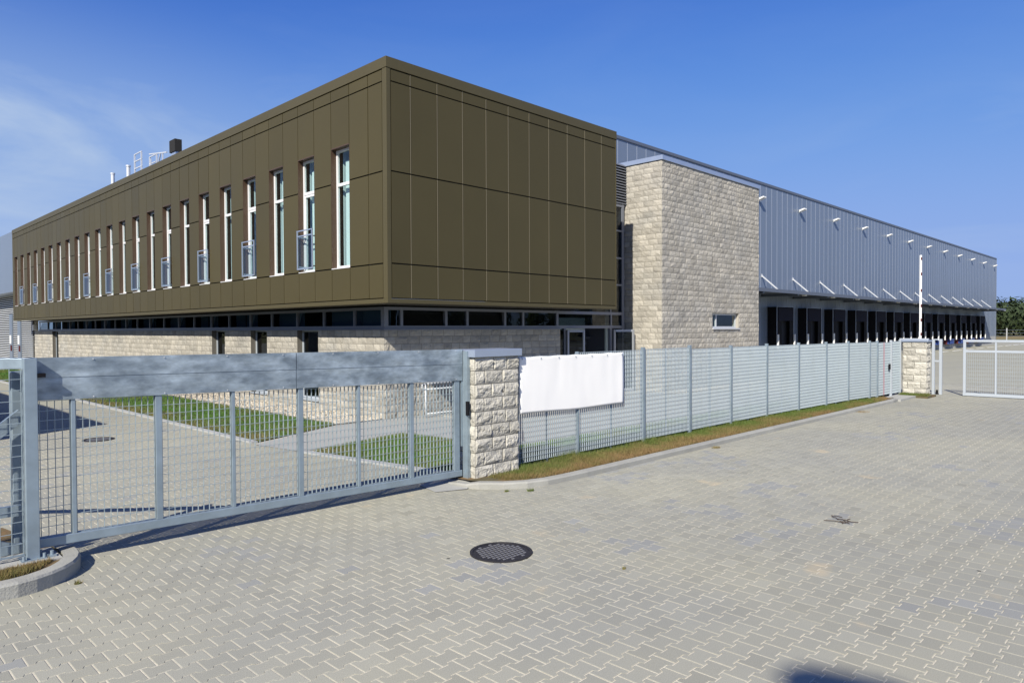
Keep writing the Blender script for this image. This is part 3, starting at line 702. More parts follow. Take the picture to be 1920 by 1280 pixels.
# tall ground floor windows
for a, b_ in open_y:
    f = MB(); x = WX+0.17
    f.box(x, x+0.06, a, a+0.07, 0.0, 2.11); f.box(x, x+0.06, b_-0.07, b_, 0.0, 2.11); f.box(x, x+0.06, a+0.07, b_-0.07, 2.04, 2.11); f.box(x, x+0.06, a+0.07, b_-0.07, 0.0, 0.08)
    f.box(WX-0.05, x, a-0.02, b_+0.02, -0.02, 0.015)
    fo = f.build('window', M_['gatewhite'], office)
    p = MB(); p.box(x+0.02, x+0.03, a+0.06, b_-0.06, 0.07, 2.05); p.build('pane', M_['glassdark'], fo)
# rooms behind the ground floor glass
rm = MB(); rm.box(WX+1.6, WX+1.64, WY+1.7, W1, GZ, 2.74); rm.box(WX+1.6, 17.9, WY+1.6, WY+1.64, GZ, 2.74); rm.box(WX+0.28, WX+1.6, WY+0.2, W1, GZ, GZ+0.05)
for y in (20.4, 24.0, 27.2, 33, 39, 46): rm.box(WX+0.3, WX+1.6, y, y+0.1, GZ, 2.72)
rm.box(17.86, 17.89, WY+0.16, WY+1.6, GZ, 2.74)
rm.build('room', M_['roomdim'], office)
# wall lamp at the far end
l = MB(); l.box(WX-0.22, WX-0.02, 53.0, 53.35, 2.15, 2.5); l.box(WX-0.02, WX, 53.1, 53.25, 2.2, 2.45); l.build('wall_lamp', M_['white'], office, bevel=0.03)
# entrance: glazed wall in plane Y = EY
EY = 15.50; EX0, EX1 = 17.93, 21.9
e = MB()
for z0, z1 in ((2.60, 2.70), (2.11, 2.21), (3.68, 3.74), (4.67, 4.73), (5.68, 5.74), (6.60, 6.70)):
    e.box(EX0 if z1 < 3 else 18.9, EX1-0.12, EY, EY+0.08, z0, z1)
for x in (17.93, 20.92): e.box(x, x+0.07, EY-0.004, EY+0.084, 2.21, 2.60)
e.box(21.62, 21.74, EY-0.01, EY+0.2, GZ, 6.70); e.box(18.30, 18.38, EY-0.004, EY+0.084, GZ, 2.11); e.box(20.88, 21.0, EY-0.004, EY+0.1, GZ, 2.11)
e.box(20.9, 20.96, EY-0.002, EY+0.07, 2.70, 6.60)
eo = e.build('entrance_frame', M_['alu'], office)
p = MB(); p.box(EX0+0.05, 21.62, EY+0.03, EY+0.038, 2.21, 2.61); p.box(18.9, 21.62, EY+0.03, EY+0.038, 2.70, 6.62); p.box(17.95, 18.32, EY+0.03, EY+0.038, GZ, 2.11); p.build('pane', M_['glassdark'], eo)
lv = MB()
for q in range(15): z = 6.72+q*0.1; lv.poly([(18.88, EY-0.02, z+0.02), (21.9, EY-0.02, z+0.02), (21.9, EY+0.06, z+0.09), (18.88, EY+0.06, z+0.09)]); lv.box(18.88, 21.9, EY-0.03, EY-0.015, z, z+0.035)
lv.box(18.88, 21.9, EY+0.08, EY+0.1, 6.70, 8.22, 1); lv.build('louvre', [M_['alu'], M_['black']], office)
def leaf(ax, ay, bx, by, m, name='door_leaf'):
    d = MB(); A = Vector((ax, ay, 0)); B = Vector((bx, by, 0)); dr = (B-A).normalized(); w = (B-A).length
    P = lambda s, z: tuple(A+dr*s+Vector((0, 0, z)))
    zt = 2.06; zb = GZ+0.08
    d.bar(P(0.04, zb), P(0.04, zt), 0.08, 0.05); d.bar(P(w-0.04, zb), P(w-0.04, zt), 0.08, 0.05)
    d.bar(P(0.08, zt-0.04), P(w-0.08, zt-0.04), 0.05, 0.08); d.bar(P(0.08, zb+0.05), P(w-0.08, zb+0.05), 0.05, 0.10)
    o = d.build(name, m, office)
    g_ = MB(); q = [P(0.08, zb+0.1), P(w-0.08, zb+0.1), P(w-0.08, zt-0.08), P(0.08, zt-0.08)]; g_.poly(q); g_.build('pane', M_['glassdark'], o); return o
leaf(18.38, EY-0.05, 19.05, EY-0.28, M_['doorframe']); leaf(20.98, 15.42, 21.66, 14.98, M_['doorframe'])
rm = MB(); rm.box(18.0, 21.9, 18.4, 18.44, GZ, 8.2, 0); rm.box(17.9, 17.96, EY+0.1, 18.4, GZ, 8.2, 1); rm.box(17.95, 21.88, EY+0.1, 18.4, GZ-0.02, GZ+0.02, 0); rm.box(21.75, 21.89, EY+0.2, 18.4, GZ, 8.2, 1)
for q in range(9): rm.box(19.4+q*0.25, 19.65+q*0.25, 17.0, 18.0, 0.1+q*0.2, 0.2+q*0.2, 1)
rm.box(21.15, 21.38, 15.9, 15.95, GZ, 8.2, 2); rm.box(18.0, 20.8, 16.6, 16.65, 2.05, 2.5, 2)  # pale upright and strip added to imitate pale reflections in the entrance glass
rm.build('stair_hall', [M_['roomdark'], M_['room'], M_['blind']], office)
# roof equipment
def flue(y, x=13.0, r=0.10, h=1.18):
    f = MB(); f.tube([(x, y, 8.3), (x, y, 8.4+h*2.3)], r, 14); f.tube([(x, y, 8.38+h*2.3), (x, y, 8.46+h*2.3)], r*1.25, 14); f.build('flue_pipe', M_['railmetal'], office, smooth=False)
flue(45.0); flue(42.3)
f = MB(); f.box(13.85, 14.1, 37.8, 38.4, 8.3, 11.3, 0); f.box(13.8, 14.15, 37.72, 38.48, 11.3, 11.92, 1); f.build('ventilation_box', [M_['cap'], M_['bronze_dark']], office)
f = MB()
for dy in (-0.55, 0.55):
    for dx in (-0.4, 0.4): f.bar((14+dx, 42.6+dy, 8.3), (14+dx, 42.6+dy, 12.0), 0.07)
for z in (11.2, 11.6, 12.0):
    f.bar((13.6, 42.0, z), (13.6, 43.2, z), 0.05); f.bar((14.4, 42.0, z), (14.4, 43.2, z), 0.05)
for k in range(3): f.bar((14, 41.8-k*0.9, 8.3), (14, 41.8-k*0.9, 11.6), 0.06)
f.bar((14, 42.0, 11.9), (14, 39.4, 11.55), 0.06); f.bar((14, 41.6, 10.0), (14, 40.3, 11.65), 0.05)
f.build('roof_ladder_cage', M_['railmetal'], office)

# ------------------------------------------------------------------ block tower by the entrance
TX0, TX1, TY = 21.9, 29.62, 13.95
tower = thing('stone_tower', 'tall blank tower of pale split-face blocks beside the entrance, with one small window', 'tower', (TX0, TY, GZ))
tw = MB(); wx0, wx1, wz0, wz1 = 25.56, 27.76, 2.10, 2.70
stone_face(tw, (TX0, TY, 0), (0, 1, 0), (-1, 0, 0), 6.0, GZ-0.02, 8.14, 0.2, 0.41, seed=5)
stone_face(tw, (TX0, TY, 0), (1, 0, 0), (0, -1, 0), wx0-TX0, GZ-0.02, 8.14, 0.2, 0.41, amp=0.014, seed=6)
stone_face(tw, (wx1, TY, 0), (1, 0, 0), (0, -1, 0), TX1-wx1, GZ-0.02, 8.14, 0.2, 0.41, amp=0.014, seed=7)
stone_face(tw, (wx0, TY, 0), (1, 0, 0), (0, -1, 0), wx1-wx0, GZ-0.02, wz0, 0.2, 0.41, amp=0.014, seed=8)
stone_face(tw, (wx0, TY, 0), (1, 0, 0), (0, -1, 0), wx1-wx0, wz1, 8.14, 0.2, 0.41, amp=0.014, seed=9)
tw.box(wx0-0.02, wx0, TY+0.005, TY+0.3, wz0, wz1, 1); tw.box(wx1, wx1+0.02, TY+0.005, TY+0.3, wz0, wz1, 0); tw.box(wx0, wx1, TY+0.005, TY+0.3, wz1, wz1+0.02, 1)
tw.box(TX1-0.02, TX1, TY+0.02, 20, GZ, 8.14, 1); tw.box(wx0-0.3, wx1+0.3, TY+0.9, TY+0.95, wz0-0.5, wz1+0.5, 1)
tw.build('block_wall', [M_['stone'], M_['mortar']], tower)
c = MB(); c.box(TX0-0.05, TX1+0.03, TY-0.05, 19.97, 8.145, 8.31); c.build('coping', M_['cap'], tower, bevel=0.008)
c = MB(); y = TY+0.13
c.box(wx0, wx0+0.07, y, y+0.06, wz0, wz1); c.box(wx1-0.07, wx1, y, y+0.06, wz0, wz1); c.box(wx0+0.07, wx1-0.07, y, y+0.06, wz1-0.07, wz1); c.box(wx0+0.07, wx1-0.07, y, y+0.06, wz0, wz0+0.07); c.box(26.05, 26.12, y, y+0.06, wz0+0.07, wz1-0.07)
c.box(wx0-0.03, wx1+0.03, TY-0.06, y, wz0-0.05, wz0-0.002)
wf = c.build('window', M_['railmetal'], tower); p = MB(); p.box(wx0+0.06, wx1-0.06, y+0.02, y+0.028, wz0+0.06, wz1-0.06); p.build('pane', M_['glass'], wf)

# ------------------------------------------------------------------ warehouse
YD = 20.0; HX0, HX1 = 20.5, 112.8; ZR = 11.24
wh = thing('warehouse', 'very long blue-grey metal-clad warehouse with a row of loading docks under a canopy', 'building', (HX1, YD, GZ))
w = MB(); x = 27.57-0.796*9
while x < HX1:
    x2 = min(x+0.796, HX1); w.box(max(x, HX0), x2, YD, YD+0.2, 0.9, ZR-0.12, 0, 1+random.uniform(-0.03, 0.03)); w.box(x-0.016, x+0.016, YD-0.010, YD+0.02, 0.9, ZR-0.12, 1); x = x2
w.box(HX0, HX1, YD+0.004, YD+0.2, GZ, 0.9, 2); w.box(HX1-0.2, HX1, YD+0.2, 90, GZ, ZR-0.12, 0); w.box(HX0, HX1-0.2, YD+0.2, 90, ZR-0.4, ZR-0.3, 0)
w.build('wall', [M_['whmetal'], M_['whrib'], M_['slab']], wh)
w = MB(); w.box(HX0, HX1+0.05, YD-0.05, YD+0.3, ZR-0.12, ZR+0.03); w.box(HX1, HX1+0.06, YD-0.04, YD+0.1, GZ, ZR-0.12); w.build('roof_edge', M_['whdark'], wh)
# canopy
CYF, CX0, CX1 = 17.65, 31.0, 105.3; SX0, SS = 42.862, 4.725
cn_ = MB(); cn_.box(CX0, CX1, CYF, YD-0.02, 4.22, 4.30, 0); cn_.box(CX0, CX1, CYF-0.05, CYF, 4.14, 4.34, 1)
k = -2
while SX0+k*SS/1 < CX1-0.5:
    xx = SX0+k*SS
    if xx > CX0: cn_.box(xx-0.08, xx+0.08, CYF+0.02, YD-0.02, 4.05, 4.22, 1)
    k += 1
can = cn_.build('canopy', [M_['whdark'], M_['whdark']], wh)
for k in range(14):
    xx = SX0+k*SS
    if xx > CX1: break
    r = MB(); r.bar((xx, YD, 5.41), (xx, 18.75, 4.31), 0.07); r.box(xx-0.1, xx+0.1, YD-0.03, YD-0.012, 5.3, 5.5); r.build('tie_rod', M_['railmetal'], can)
    l = MB(); l.box(xx+1.2, xx+1.5, CYF+0.1, CYF+0.3, 4.08, 4.2); l.build('canopy_lamp', M_['white'], can)
# floodlights
def floodlight(x):
    l = MB(); l.box(x-0.05, x+0.05, YD-0.10, YD-0.012, 10.02, 10.22); o = len(l.v)
    l.v += [(x-0.20, YD-0.10, 10.07), (x+0.20, YD-0.10, 10.07), (x+0.20, YD-0.42, 10.19), (x-0.20, YD-0.42, 10.19), (x-0.20, YD-0.10, 10.19), (x+0.20, YD-0.10, 10.19), (x+0.20, YD-0.42, 10.27), (x-0.20, YD-0.42, 10.27)]
    for q in ((0, 1, 2, 3), (7, 6, 5, 4), (0, 4, 5, 1), (1, 5, 6, 2), (2, 6, 7, 3), (3, 7, 4, 0)): l.f.append(tuple(o+i for i in q)); l.m.append(0); l.t.append(1)
    return l
for k in range(-1, 11): floodlight(48.648+k*6.253).build('floodlight', M_['white'], wh)
# dock shelters: one built, the rest copied part by part
def dock():
    W_, D_, Z0, Z1 = 2.54, 0.62, 0.85, 3.44
    s = MB(); s.box(0, 0.30, -D_, -0.012, Z0, Z1); s.box(W_-0.30, W_, -D_, -0.012, Z0, Z1); s.box(0.30, W_-0.30, -D_, -0.012, Z1-0.32, Z1)
    root = s.build('dock_shelter', M_['black'], wh, local=(0, 0, 0))
    parts = []
    s = MB(); s.box(0.12, W_-0.12, -D_-0.05, -D_-0.012, 2.55, Z1-0.06); parts.append(s.build('top_curtain', M_['navy'], root, local=(0, 0, 0)))
    for a, b_ in ((0.04, 0.70), (W_-0.62, W_-0.04)):
        s = MB(); s.box(a, b_, -D_-0.010, -D_+0.02, Z0, 2.55); parts.append(s.build('side_curtain', M_['black'], root, local=(0, 0, 0)))
    s = MB(); s.box(0.30, W_-0.30, -0.30, -0.012, Z0-0.1, Z1-0.34); parts.append(s.build('dock_door', M_['roomdark'], root, local=(0, 0, 0)))
    s = MB(); s.box(-0.025, 0.012, -D_-0.02, -D_+0.01, Z0, Z1+0.02); s.box(W_-0.012, W_+0.025, -D_-0.02, -D_+0.01, Z0, Z1+0.02); s.box(0.012, W_-0.012, -D_-0.02, -D_+0.01, Z1, Z1+0.02); parts.append(s.build('edge_frame', M_['whrib'], root, local=(0, 0, 0)))
    for a in (-0.06, W_-0.10):
        s = MB(); s.box(a+0.03, a+0.13, -D_-0.12, -D_-0.03, 0.75, 1.68); parts.append(s.build('guide_post', M_['white'], root, local=(0, 0, 0)))
    s = MB(); s.box(0.45, W_-0.45, -0.55, -0.012, 0.30, 0.80); s.box(0.45, W_-0.45, -0.60, -0.5, 0.70, 0.80); parts.append(s.build('dock_leveller', M_['blue'], root, local=(0, 0, 0)))
    for a in (0.12, W_-0.42):
        s = MB(); s.box(a, a+0.26, -0.32, -0.012, 0.25, 0.82); parts.append(s.build('buffer', M_['darkred'], root, local=(0, 0, 0)))
    return root, parts
droot, dparts = dock()
for i in range(13):
    if i: r = droot.copy(); COL.objects.link(r)
    else: r = droot
    r.parent = wh; r.location = Vector((43.70+SS*i, YD, 0))-wh.location
    if i:
        for q in dparts: c = q.copy(); COL.objects.link(c); c.parent = r
# far left wing beyond the office
wg = thing('rear_building', 'plain grey metal building with horizontal louvres at the far left behind the office', 'building', (9.9, 54.4, GZ))
w = MB(); w.box(9.84, 30, 54.42, 90, 4.62, 8.46); w.build('upper_wall', M_['whmetal'], wg)
w = MB()
for q in range(38): z = GZ+0.02+q*0.13; w.box(10.86, 10.93, 54.42, 90, z, z+0.055, 0)
w.box(10.97, 11.1, 54.42, 90, GZ, 4.62, 1)
w.build('louvre_wall', [M_['railmetal'], M_['black']], wg)
for y in (57.6, 60.2):
    d = MB(); d.box(10.78, 10.855, y, y+0.85, GZ, 3.3); do = d.build('door', M_['whmetal'], wg); d = MB(); d.box(10.74, 10.775, y+0.25, y+0.6, 1.2, 1.8); d.build('door_sign', M_['white'], do)
    d = MB(); d.box(10.70, 10.775, y+0.05, y+0.15, 0.7, 1.1); d.build('handle', M_['darkred'], do)

# ------------------------------------------------------------------ handrails by the entrance ramp
def handrail(label, x0, x1, y, ztop):
    h = thing('handrail', label, 'handrail', (x0, y, GZ), 'steel handrails along the entrance ramp')
    f = MB(); zt = ztop
    n = max(2, round((x1-x0)/1.6))
    f.tube([(x0+(x1-x0)*k/12, y, zt) for k in range(13)], 0.024, 10)
    f.tube([(x0, y, zt-0.16), (x1, y, zt-0.16)], 0.020, 10)
    loop = [(x0-0.13*math.sin(a), y, zt-0.08+0.08*math.cos(a)) for a in np.linspace(0, math.pi, 9)]; f.tube(loop, 0.024, 10)
    f.build('grab_rail', M_['railmetal'], h, smooth=True)
    f = MB(); f.tube([(x0, y, GZ+0.12), (x1, y, GZ+0.12)], 0.016, 8); f.build('lower_rail', M_['railmetal'], h, smooth=True)
    for k in range(n+1):
        xx = x0+(x1-x0)*k/n; f = MB(); f.tube([(xx, y, GZ), (xx, y, zt-0.01)], 0.024, 10); f.build('post', M_['railmetal'], h, smooth=True)
handrail('steel handrail with looped end, the one close to the block wall', 11.75, 17.4, 14.78, 0.66)
handrail('steel handrail with looped end on the outer side of the ramp', 11.95, 17.4, 13.80, 0.62)
b = MB(); b.box(16.9, 21.85, 13.9, 15.48, GZ-0.05, GZ+0.07); b.box(12.3, 16.9, 13.9, 14.72, GZ-0.05, GZ+0.04); tag(b.build('ramp', M_['slab']), kind='structure')

# ------------------------------------------------------------------ block gate pillars
def pillar(label, x0, x1, y0, y1, z0, z1, zc, seed, ch, bl, amp=0.020):
    t = thing('gate_pillar', label, 'pillar', ((x0+x1)/2, (y0+y1)/2, z0), 'block pillars at the gates')
    m = MB(); kw = dict(amp=amp, nu=16, nv=9, edge=0.004)
    stone_face(m, (x0, y0, 0), (1, 0, 0), (0, -1, 0), x1-x0, z0, z1, ch, bl, seed=seed, **kw)
    stone_face(m, (x0, y0, 0), (0, 1, 0), (-1, 0, 0), y1-y0, z0, z1, ch, bl, seed=seed+1, **kw)
    stone_face(m, (x1, y0, 0), (0, 1, 0), (1, 0, 0), y1-y0, z0, z1, ch, bl, seed=seed+2, **kw)
    stone_face(m, (x0, y1, 0), (1, 0, 0), (0, 1, 0), x1-x0, z0, z1, ch, bl, seed=seed+3, **kw)
    m.build('block_shaft', [M_['stone_p'], M_['mortar']], t)
    c = MB(); c.box(x0-0.045, x1+0.035, y0-0.045, y1+0.045, z1+0.002, zc); c.build('cap', M_['cap'], t, bevel=0.006)
    return t
pillar('pale split-face block pillar with metal cap between the mesh gate and the white banner', 6.46, 7.31, 7.06, 7.46, 0.04, 1.715, 1.82, 101, 0.178, 0.36)
pillar('block pillar at the far right end of the fence, beside the narrow white gate posts', 23.80, 24.18, 5.95, 6.60, 0.04, 1.655, 1.715, 201, 0.19, 0.36)

# ------------------------------------------------------------------ steel mesh fence
fence = thing('steel_fence', 'long galvanised steel fence of closely spaced upright bars between the two block pillars', 'fence', (7.33, 7.15, 0.06))
fline = [(7.33, 7.15), (15.45, 7.07), (20.0, 6.90), (21.33, 6.77)]
def along(xq):
    for (xa, ya), (xb, yb) in zip(fline[:-1], fline[1:]):
        if xq <= xb: return ya+(yb-ya)*(xq-xa)/(xb-xa)
    return fline[-1][1]
posts = [7.36, 8.74, 10.56, 12.12, 13.75, 15.41, 17.02, 18.60, 20.02, 21.33]
ptop = [1.715, 1.725, 1.755, 1.765, 1.73, 1.735, 1.73, 1.725, 1.72, 1.715]
def mesh_panel(a, b, z0, z1, sp, hs_, depth, th=0.0028, rod=0.006, lift=0.0):
    """upright flat bars with thin cross rods between points a and b (xy)"""
    m = MB(); A = Vector((*a, 0)); B = Vector((*b, 0)); L = (B-A).length; d = (B-A)/L; n = Vector((-d.y, d.x, 0)); k = max(2, round(L/sp))
    for i in range(k+1):
        p = A+d*(L*i/k); m.bar((p.x, p.y, z0), (p.x, p.y, z1+lift), th, depth, side=tuple(d))
    nz_ = max(1, round((z1-z0)/hs_))
    for j in range(nz_+1):
        z = z0+(z1-z0)*j/nz_
        o = n*(-depth/2+0.003)
        m.bar(tuple(A+o+Vector((0, 0, z))), tuple(B+o+Vector((0, 0, z))), rod, rod)
    return m
for i in range(len(posts)-1):
    x0, x1 = posts[i], posts[i+1]; zt = ptop[i+1]
    mesh_panel((x0+0.035, along(x0)), (x1-0.035, along(x1)), 0.135, zt-0.035, 0.0485, 0.075, 0.0205, th=0.0026, rod=0.0048).build('mesh_panel', M_['galvbar'], fence)
    xm = (x0+x1)/2; q = MB(); q.box(xm-0.011, xm+0.011, along(xm)+0.018, along(xm)+0.040, 0.05, zt-0.04); q.build('middle_stay', M_['galv'], fence)
for i, x in enumerate(posts):
    q = MB(); y = along(x); big = i != 1
    w_ = 0.028 if big else 0.017
    q.box(x-w_, x+w_, y-0.030, y+0.03, 0.02, ptop[i]+(0.0 if i == 0 else 0.01)); q.build('post', M_['galv'] if i != 9 else M_['galv'], fence)
# pedestrian gate at the end of the fence
pg = thing('pedestrian_gate', 'narrow pedestrian gate in the fence just left of the far block pillar', 'gate', (22.2, 6.67, 0.02))
for nm, x, y, m in (('post', 21.75, 6.70, 'galv'), ('post', 22.83, 6.65, 'gatewhite'), ('post', 23.66, 6.64, 'gatewhite')):
    q = MB(); q.box(x-0.03, x+0.03, y-0.03, y+0.03, 0.0, 1.72); q.build(nm, M_[m], pg)
mesh_panel((21.37, 6.77), (21.71, 6.71), 0.135, 1.68, 0.05, 0.0775, 0.026).build('mesh_panel', M_['galvbar'], pg)
lf = mesh_panel((21.80, 6.69), (22.78, 6.66), 0.14, 1.66, 0.05, 0.0775, 0.024).build('gate_leaf', M_['galvbar'], pg)
q = MB(); q.box(22.19, 22.215, 6.64, 6.66, 0.14, 1.66); q.build('leaf_stile', M_['stile'], lf); q = MB(); q.box(22.56, 22.68, 6.61, 6.64, 0.86, 1.02); q.build('handle', M_['black'], lf)
mesh_panel((22.87, 6.65), (23.62, 6.64), 0.135, 1.68, 0.05, 0.0775, 0.026).build('mesh_panel', M_['galvbar'], pg)

# banner tied to the fence
def banner():
    nx, nz_ = 56, 26; x0, x1 = 7.385, 9.915; V = []; F_ = []
    for j in range(nz_+1):
        for i in range(nx+1):
            s, t = i/nx, j/nz_
            zt = 1.690+0.006*s+0.004*math.cos(s*math.pi*12)-0.004; zb = 0.86-0.035*s-0.012*math.sin(s*math.pi)+0.006*math.sin(s*9)
            x = x0+(x1-x0)*s+0.02*math.sin(t*math.pi)*(1 if i == nx else 0)-(0.03*(1-t)*t if i == 0 else 0); z = zb+(zt-zb)*t
            y = along(x)-0.036-0.006*(1+noise.noise((x*1.6, z*1.3, 2.0)))-0.004*abs(math.sin(s*math.pi*6))*t**3-0.0025*(1+noise.noise((x*6, z*2.0, 4)))
            V.append((x, y, z))
    for j in range(nz_):
        for i in range(nx):
            a = j*(nx+1)+i; F_.append((a, a+1, a+nx+2, a+nx+1))
    m = MB(); m.v = V; m.f = F_; m.m = [0]*len(F_); m.t = [1.0]*len(F_); return m
bn = thing('banner', 'blank white vinyl banner tied to the fence beside the near pillar', 'banner', (7.39, 7.1, 0.85))
o = banner().build('sheet', M_['banner'], bn, smooth=True); sd = o.modifiers.new('thick', 'SOLIDIFY'); sd.thickness = 0.0025
for k in range(7):
    x = 7.43+k*0.405; q = MB(); y = along(x)
    q.tube([(x, y-0.056, 1.660), (x, y-0.045, 1.685), (x+0.004, y-0.02, 1.70)], 0.0035, 6); q.tube([(x-0.014, y-0.058, 1.660), (x, y-0.058, 1.672), (x+0.014, y-0.058, 1.660), (x, y-0.058, 1.648), (x-0.014, y-0.058, 1.660)], 0.0025, 6); q.build('eyelet', M_['galv'], bn)

# ------------------------------------------------------------------ sliding gate
GA, GB = Vector((1.43, 7.385, 0)), Vector((6.385, 7.272, 0))
gd = (GB-GA).normalized(); gn = Vector((gd.y, -gd.x, 0))      # gn faces the street
def gpt(s, off=0.0, z=0.0): p = GA+gd*s+gn*off; return (p.x, p.y, z)
def sof(x): return (x-GA.x)/gd.x
GL = (GB-GA).length
def zb_at(s): return 0.175-0.085*s/GL                           # the gate rides level while the paving rises a little towards it
gate = thing('sliding_gate', 'long galvanised mesh sliding gate with a wide sheet-metal top band', 'gate', (1.43, 7.385, 0.1))
ZP0 = lambda s: 1.485-0.085*s/GL; ZP1 = lambda s: 1.865-0.04*s/GL
def obox(m, s0, s1, o0, o1, zf0, zf1, mi=0, tone=1.0):
    b0 = len(m.v)
    for s in (s0, s1):
        for o_, zf in ((o0, zf0), (o1, zf0), (o1, zf1), (o0, zf1)):
            z = zf(s) if callable(zf) else zf; m.v.append(gpt(s, o_, z))
    for q in ((0, 1, 2, 3), (7, 6, 5, 4), (0, 4, 5, 1), (1, 5, 6, 2), (2, 6, 7, 3), (3, 7, 4, 0)): m.f.append(tuple(b0+i for i in q)); m.m.append(mi); m.t.append(tone)
m = MB(); obox(m, 0, GL, -0.05, 0.035, lambda s: zb_at(s), lambda s: zb_at(s)+0.085); rail = m.build('bottom_rail', M_['galv'], gate, bevel=0.006)
m = MB(); mid = lambda s: (ZP0(s)+ZP1(s))/2+0.01; sj = sof(3.95)
def top_sheet(s0, s1, zf0, zf1, oo):
    """folded sheet with slight oil-canning"""
    m = MB(); n, k = max(6, int((s1-s0)*14)), 6; b0 = 0
    for j in range(k+1):
        for i in range(n+1):
            s = s0+(s1-s0)*i/n; t = j/k; z = zf0(s)+(zf1(s)-zf0(s))*t
            e = min(1, 4*t*(1-t)*1.3)*min(1, 6*(i/n)*(1-i/n)+0.0)
            off = oo+e*0.0045*noise.noise((s*1.7, z*4.0, 3.0)); m.v.append(gpt(s, off, z))
    for j in range(k):
        for i in range(n): a = j*(n+1)+i; m.f.append((a, a+1, a+n+2, a+n+1)); m.m.append(0); m.t.append(1.0)
    return m
pcs = [(0.0, sj-0.003, ZP0, lambda s: mid(s)-0.002, 0.040), (0.0, sj-0.003, lambda s: mid(s)+0.002, ZP1, 0.044), (sj+0.003, GL, ZP0, lambda s: mid(s)-0.002, 0.042), (sj+0.003, GL, lambda s: mid(s)+0.002, ZP1, 0.046)]
tb = MB(); obox(tb, 0, GL, -0.05, 0.036, lambda s: ZP0(s)+0.004, lambda s: ZP1(s)-0.003)
band = tb.build('top_band', M_['galv'], gate)
for a in pcs: top_sheet(*a).build('cover_sheet', M_['galvsheet'], band, smooth=True)
rv = MB()
for s in np.arange(0.5, GL-0.1, 0.62):
    for zf in (lambda s: ZP0(s)+0.02, lambda s: ZP1(s)-0.02): p = gpt(s, 0.048, zf(s)); rv.tube([p, (p[0]+gn.x*0.006, p[1]+gn.y*0.006, p[2])], 0.006, 8)
rv.build('rivets', M_['railmetal'], band)
sup = [(1.77, 0.018), (2.50, 0.030), (3.24, 0.018), (4.01, 0.030), (4.77, 0.018), (5.55, 0.030), (6.30, 0.045)]
for x, hw in sup:
    s = sof(x); m = MB(); obox(m, s-hw, s+hw, -0.035, 0.030, lambda q: zb_at(q)+0.085, lambda q: ZP0(q)); m.build('upright', M_['galv'], gate, bevel=0.004)
ends = [0.02]+[sof(x) for x, _ in sup]
for i in range(len(ends)-1):
    s0 = ends[i]+(sup[i-1][1] if i else 0)+0.006; s1 = ends[i+1]-sup[i][1]-0.006; a = gpt(s0); b_ = gpt(s1)
    m = mesh_panel(a[:2], b_[:2], zb_at(s0)+0.088, ZP0(s1)-0.005, 0.0555, 0.084, 0.022, th=0.0028, rod=0.0045); m.build('mesh_infill', M_['gatebar'], gate)
m = MB(); p = gpt(GL, 0.0, 0); obox(m, GL-0.012, GL+0.02, -0.045, 0.03, 0.5, ZP1); m.build('end_plate', M_['galv'], gate)
# tail of the gate, running back behind the left post
m = MB(); yb = 7.56
m.bar((1.40, yb, 0.50), (-2.2, yb+0.02, 0.50), 0.06, 0.09); m.bar((1.42, yb, 1.36), (0.45, yb, 0.55), 0.05, 0.10); m.bar((1.0, yb, 1.42), (-2.2, yb, 0.2), 0.05, 0.05)
m.bar((0.55, yb, 0.50), (1.44, yb, 0.14), 0.05, 0.05); m.bar((1.40, yb, 0.16), (-2.2, yb, 0.16), 0.06, 0.08); m.build('tail_frame', M_['galv'], gate)
# left guide posts
gp = thing('gate_guide_post', 'square galvanised guide post with an overhead arm at the left end of the mesh gate', 'post', (1.44, 7.30, 0.1))
m = MB(); m.box(1.375, 1.475, 7.235, 7.325, 0.118, 1.865); m.build('front_post', M_['galv'], gp, bevel=0.006)
m = MB(); m.box(1.33, 1.52, 7.20, 7.36, 0.106, 0.126)
for dx, dy in ((1.35, 7.215), (1.50, 7.215), (1.50, 7.345)): m.tube([(dx, dy, 0.12), (dx, dy, 0.165)], 0.012, 8)
m.build('base_plate', M_['galv'], gp)
m = MB(); m.bar((1.44, 7.315, 1.815), (-0.4, 9.15, 1.835), 0.09, 0.095); m.build('overhead_arm', M_['galv'], gp, bevel=0.006)
m = MB(); m.box(1.36, 1.455, 7.66, 7.75, 0.1, 1.735); m.build('rear_post', M_['galv'], gp, bevel=0.006)
m = MB(); m.box(1.475, 1.535, 7.23, 7.30, 1.695, 1.73); m.build('roller_bracket', M_['black'], gp)
m = MB(); m.box(1.53, 1.59, 7.20, 7.26, 0.11, 0.135); m.tube([(1.56, 7.23, 0.135), (1.56, 7.23, 0.17)], 0.014, 10); m.build('roller', M_['galv'], gp)
# fixed mesh panel at the left edge
fx = thing('mesh_side_panel', 'fixed galvanised mesh panel left of the gate guide post', 'fence', (0.5, 7.30, 0.12))
mesh_panel((-1.6, 7.28), (1.36, 7.28), 0.17, 1.78, 0.083, 0.094, 0.010, th=0.005, rod=0.005).build('mesh', M_['gatebar'], fx)
m = MB(); m.box(-1.62, 1.37, 7.275, 7.295, 0.155, 0.17); m.build('lower_edge', M_['galv'], fx)
# post with lock beside the near pillar
lp = thing('lock_post', 'slim galvanised lock post against the near block pillar', 'post', (6.41, 7.2, 0.03))
m = MB(); m.box(6.395, 6.445, 7.14, 7.24, 0.02, 1.80); m.build('channel', M_['galv'], lp)
m = MB(); m.box(6.37, 6.40, 7.10, 7.15, 0.93, 1.12); m.build('lock_keep', M_['black'], lp)

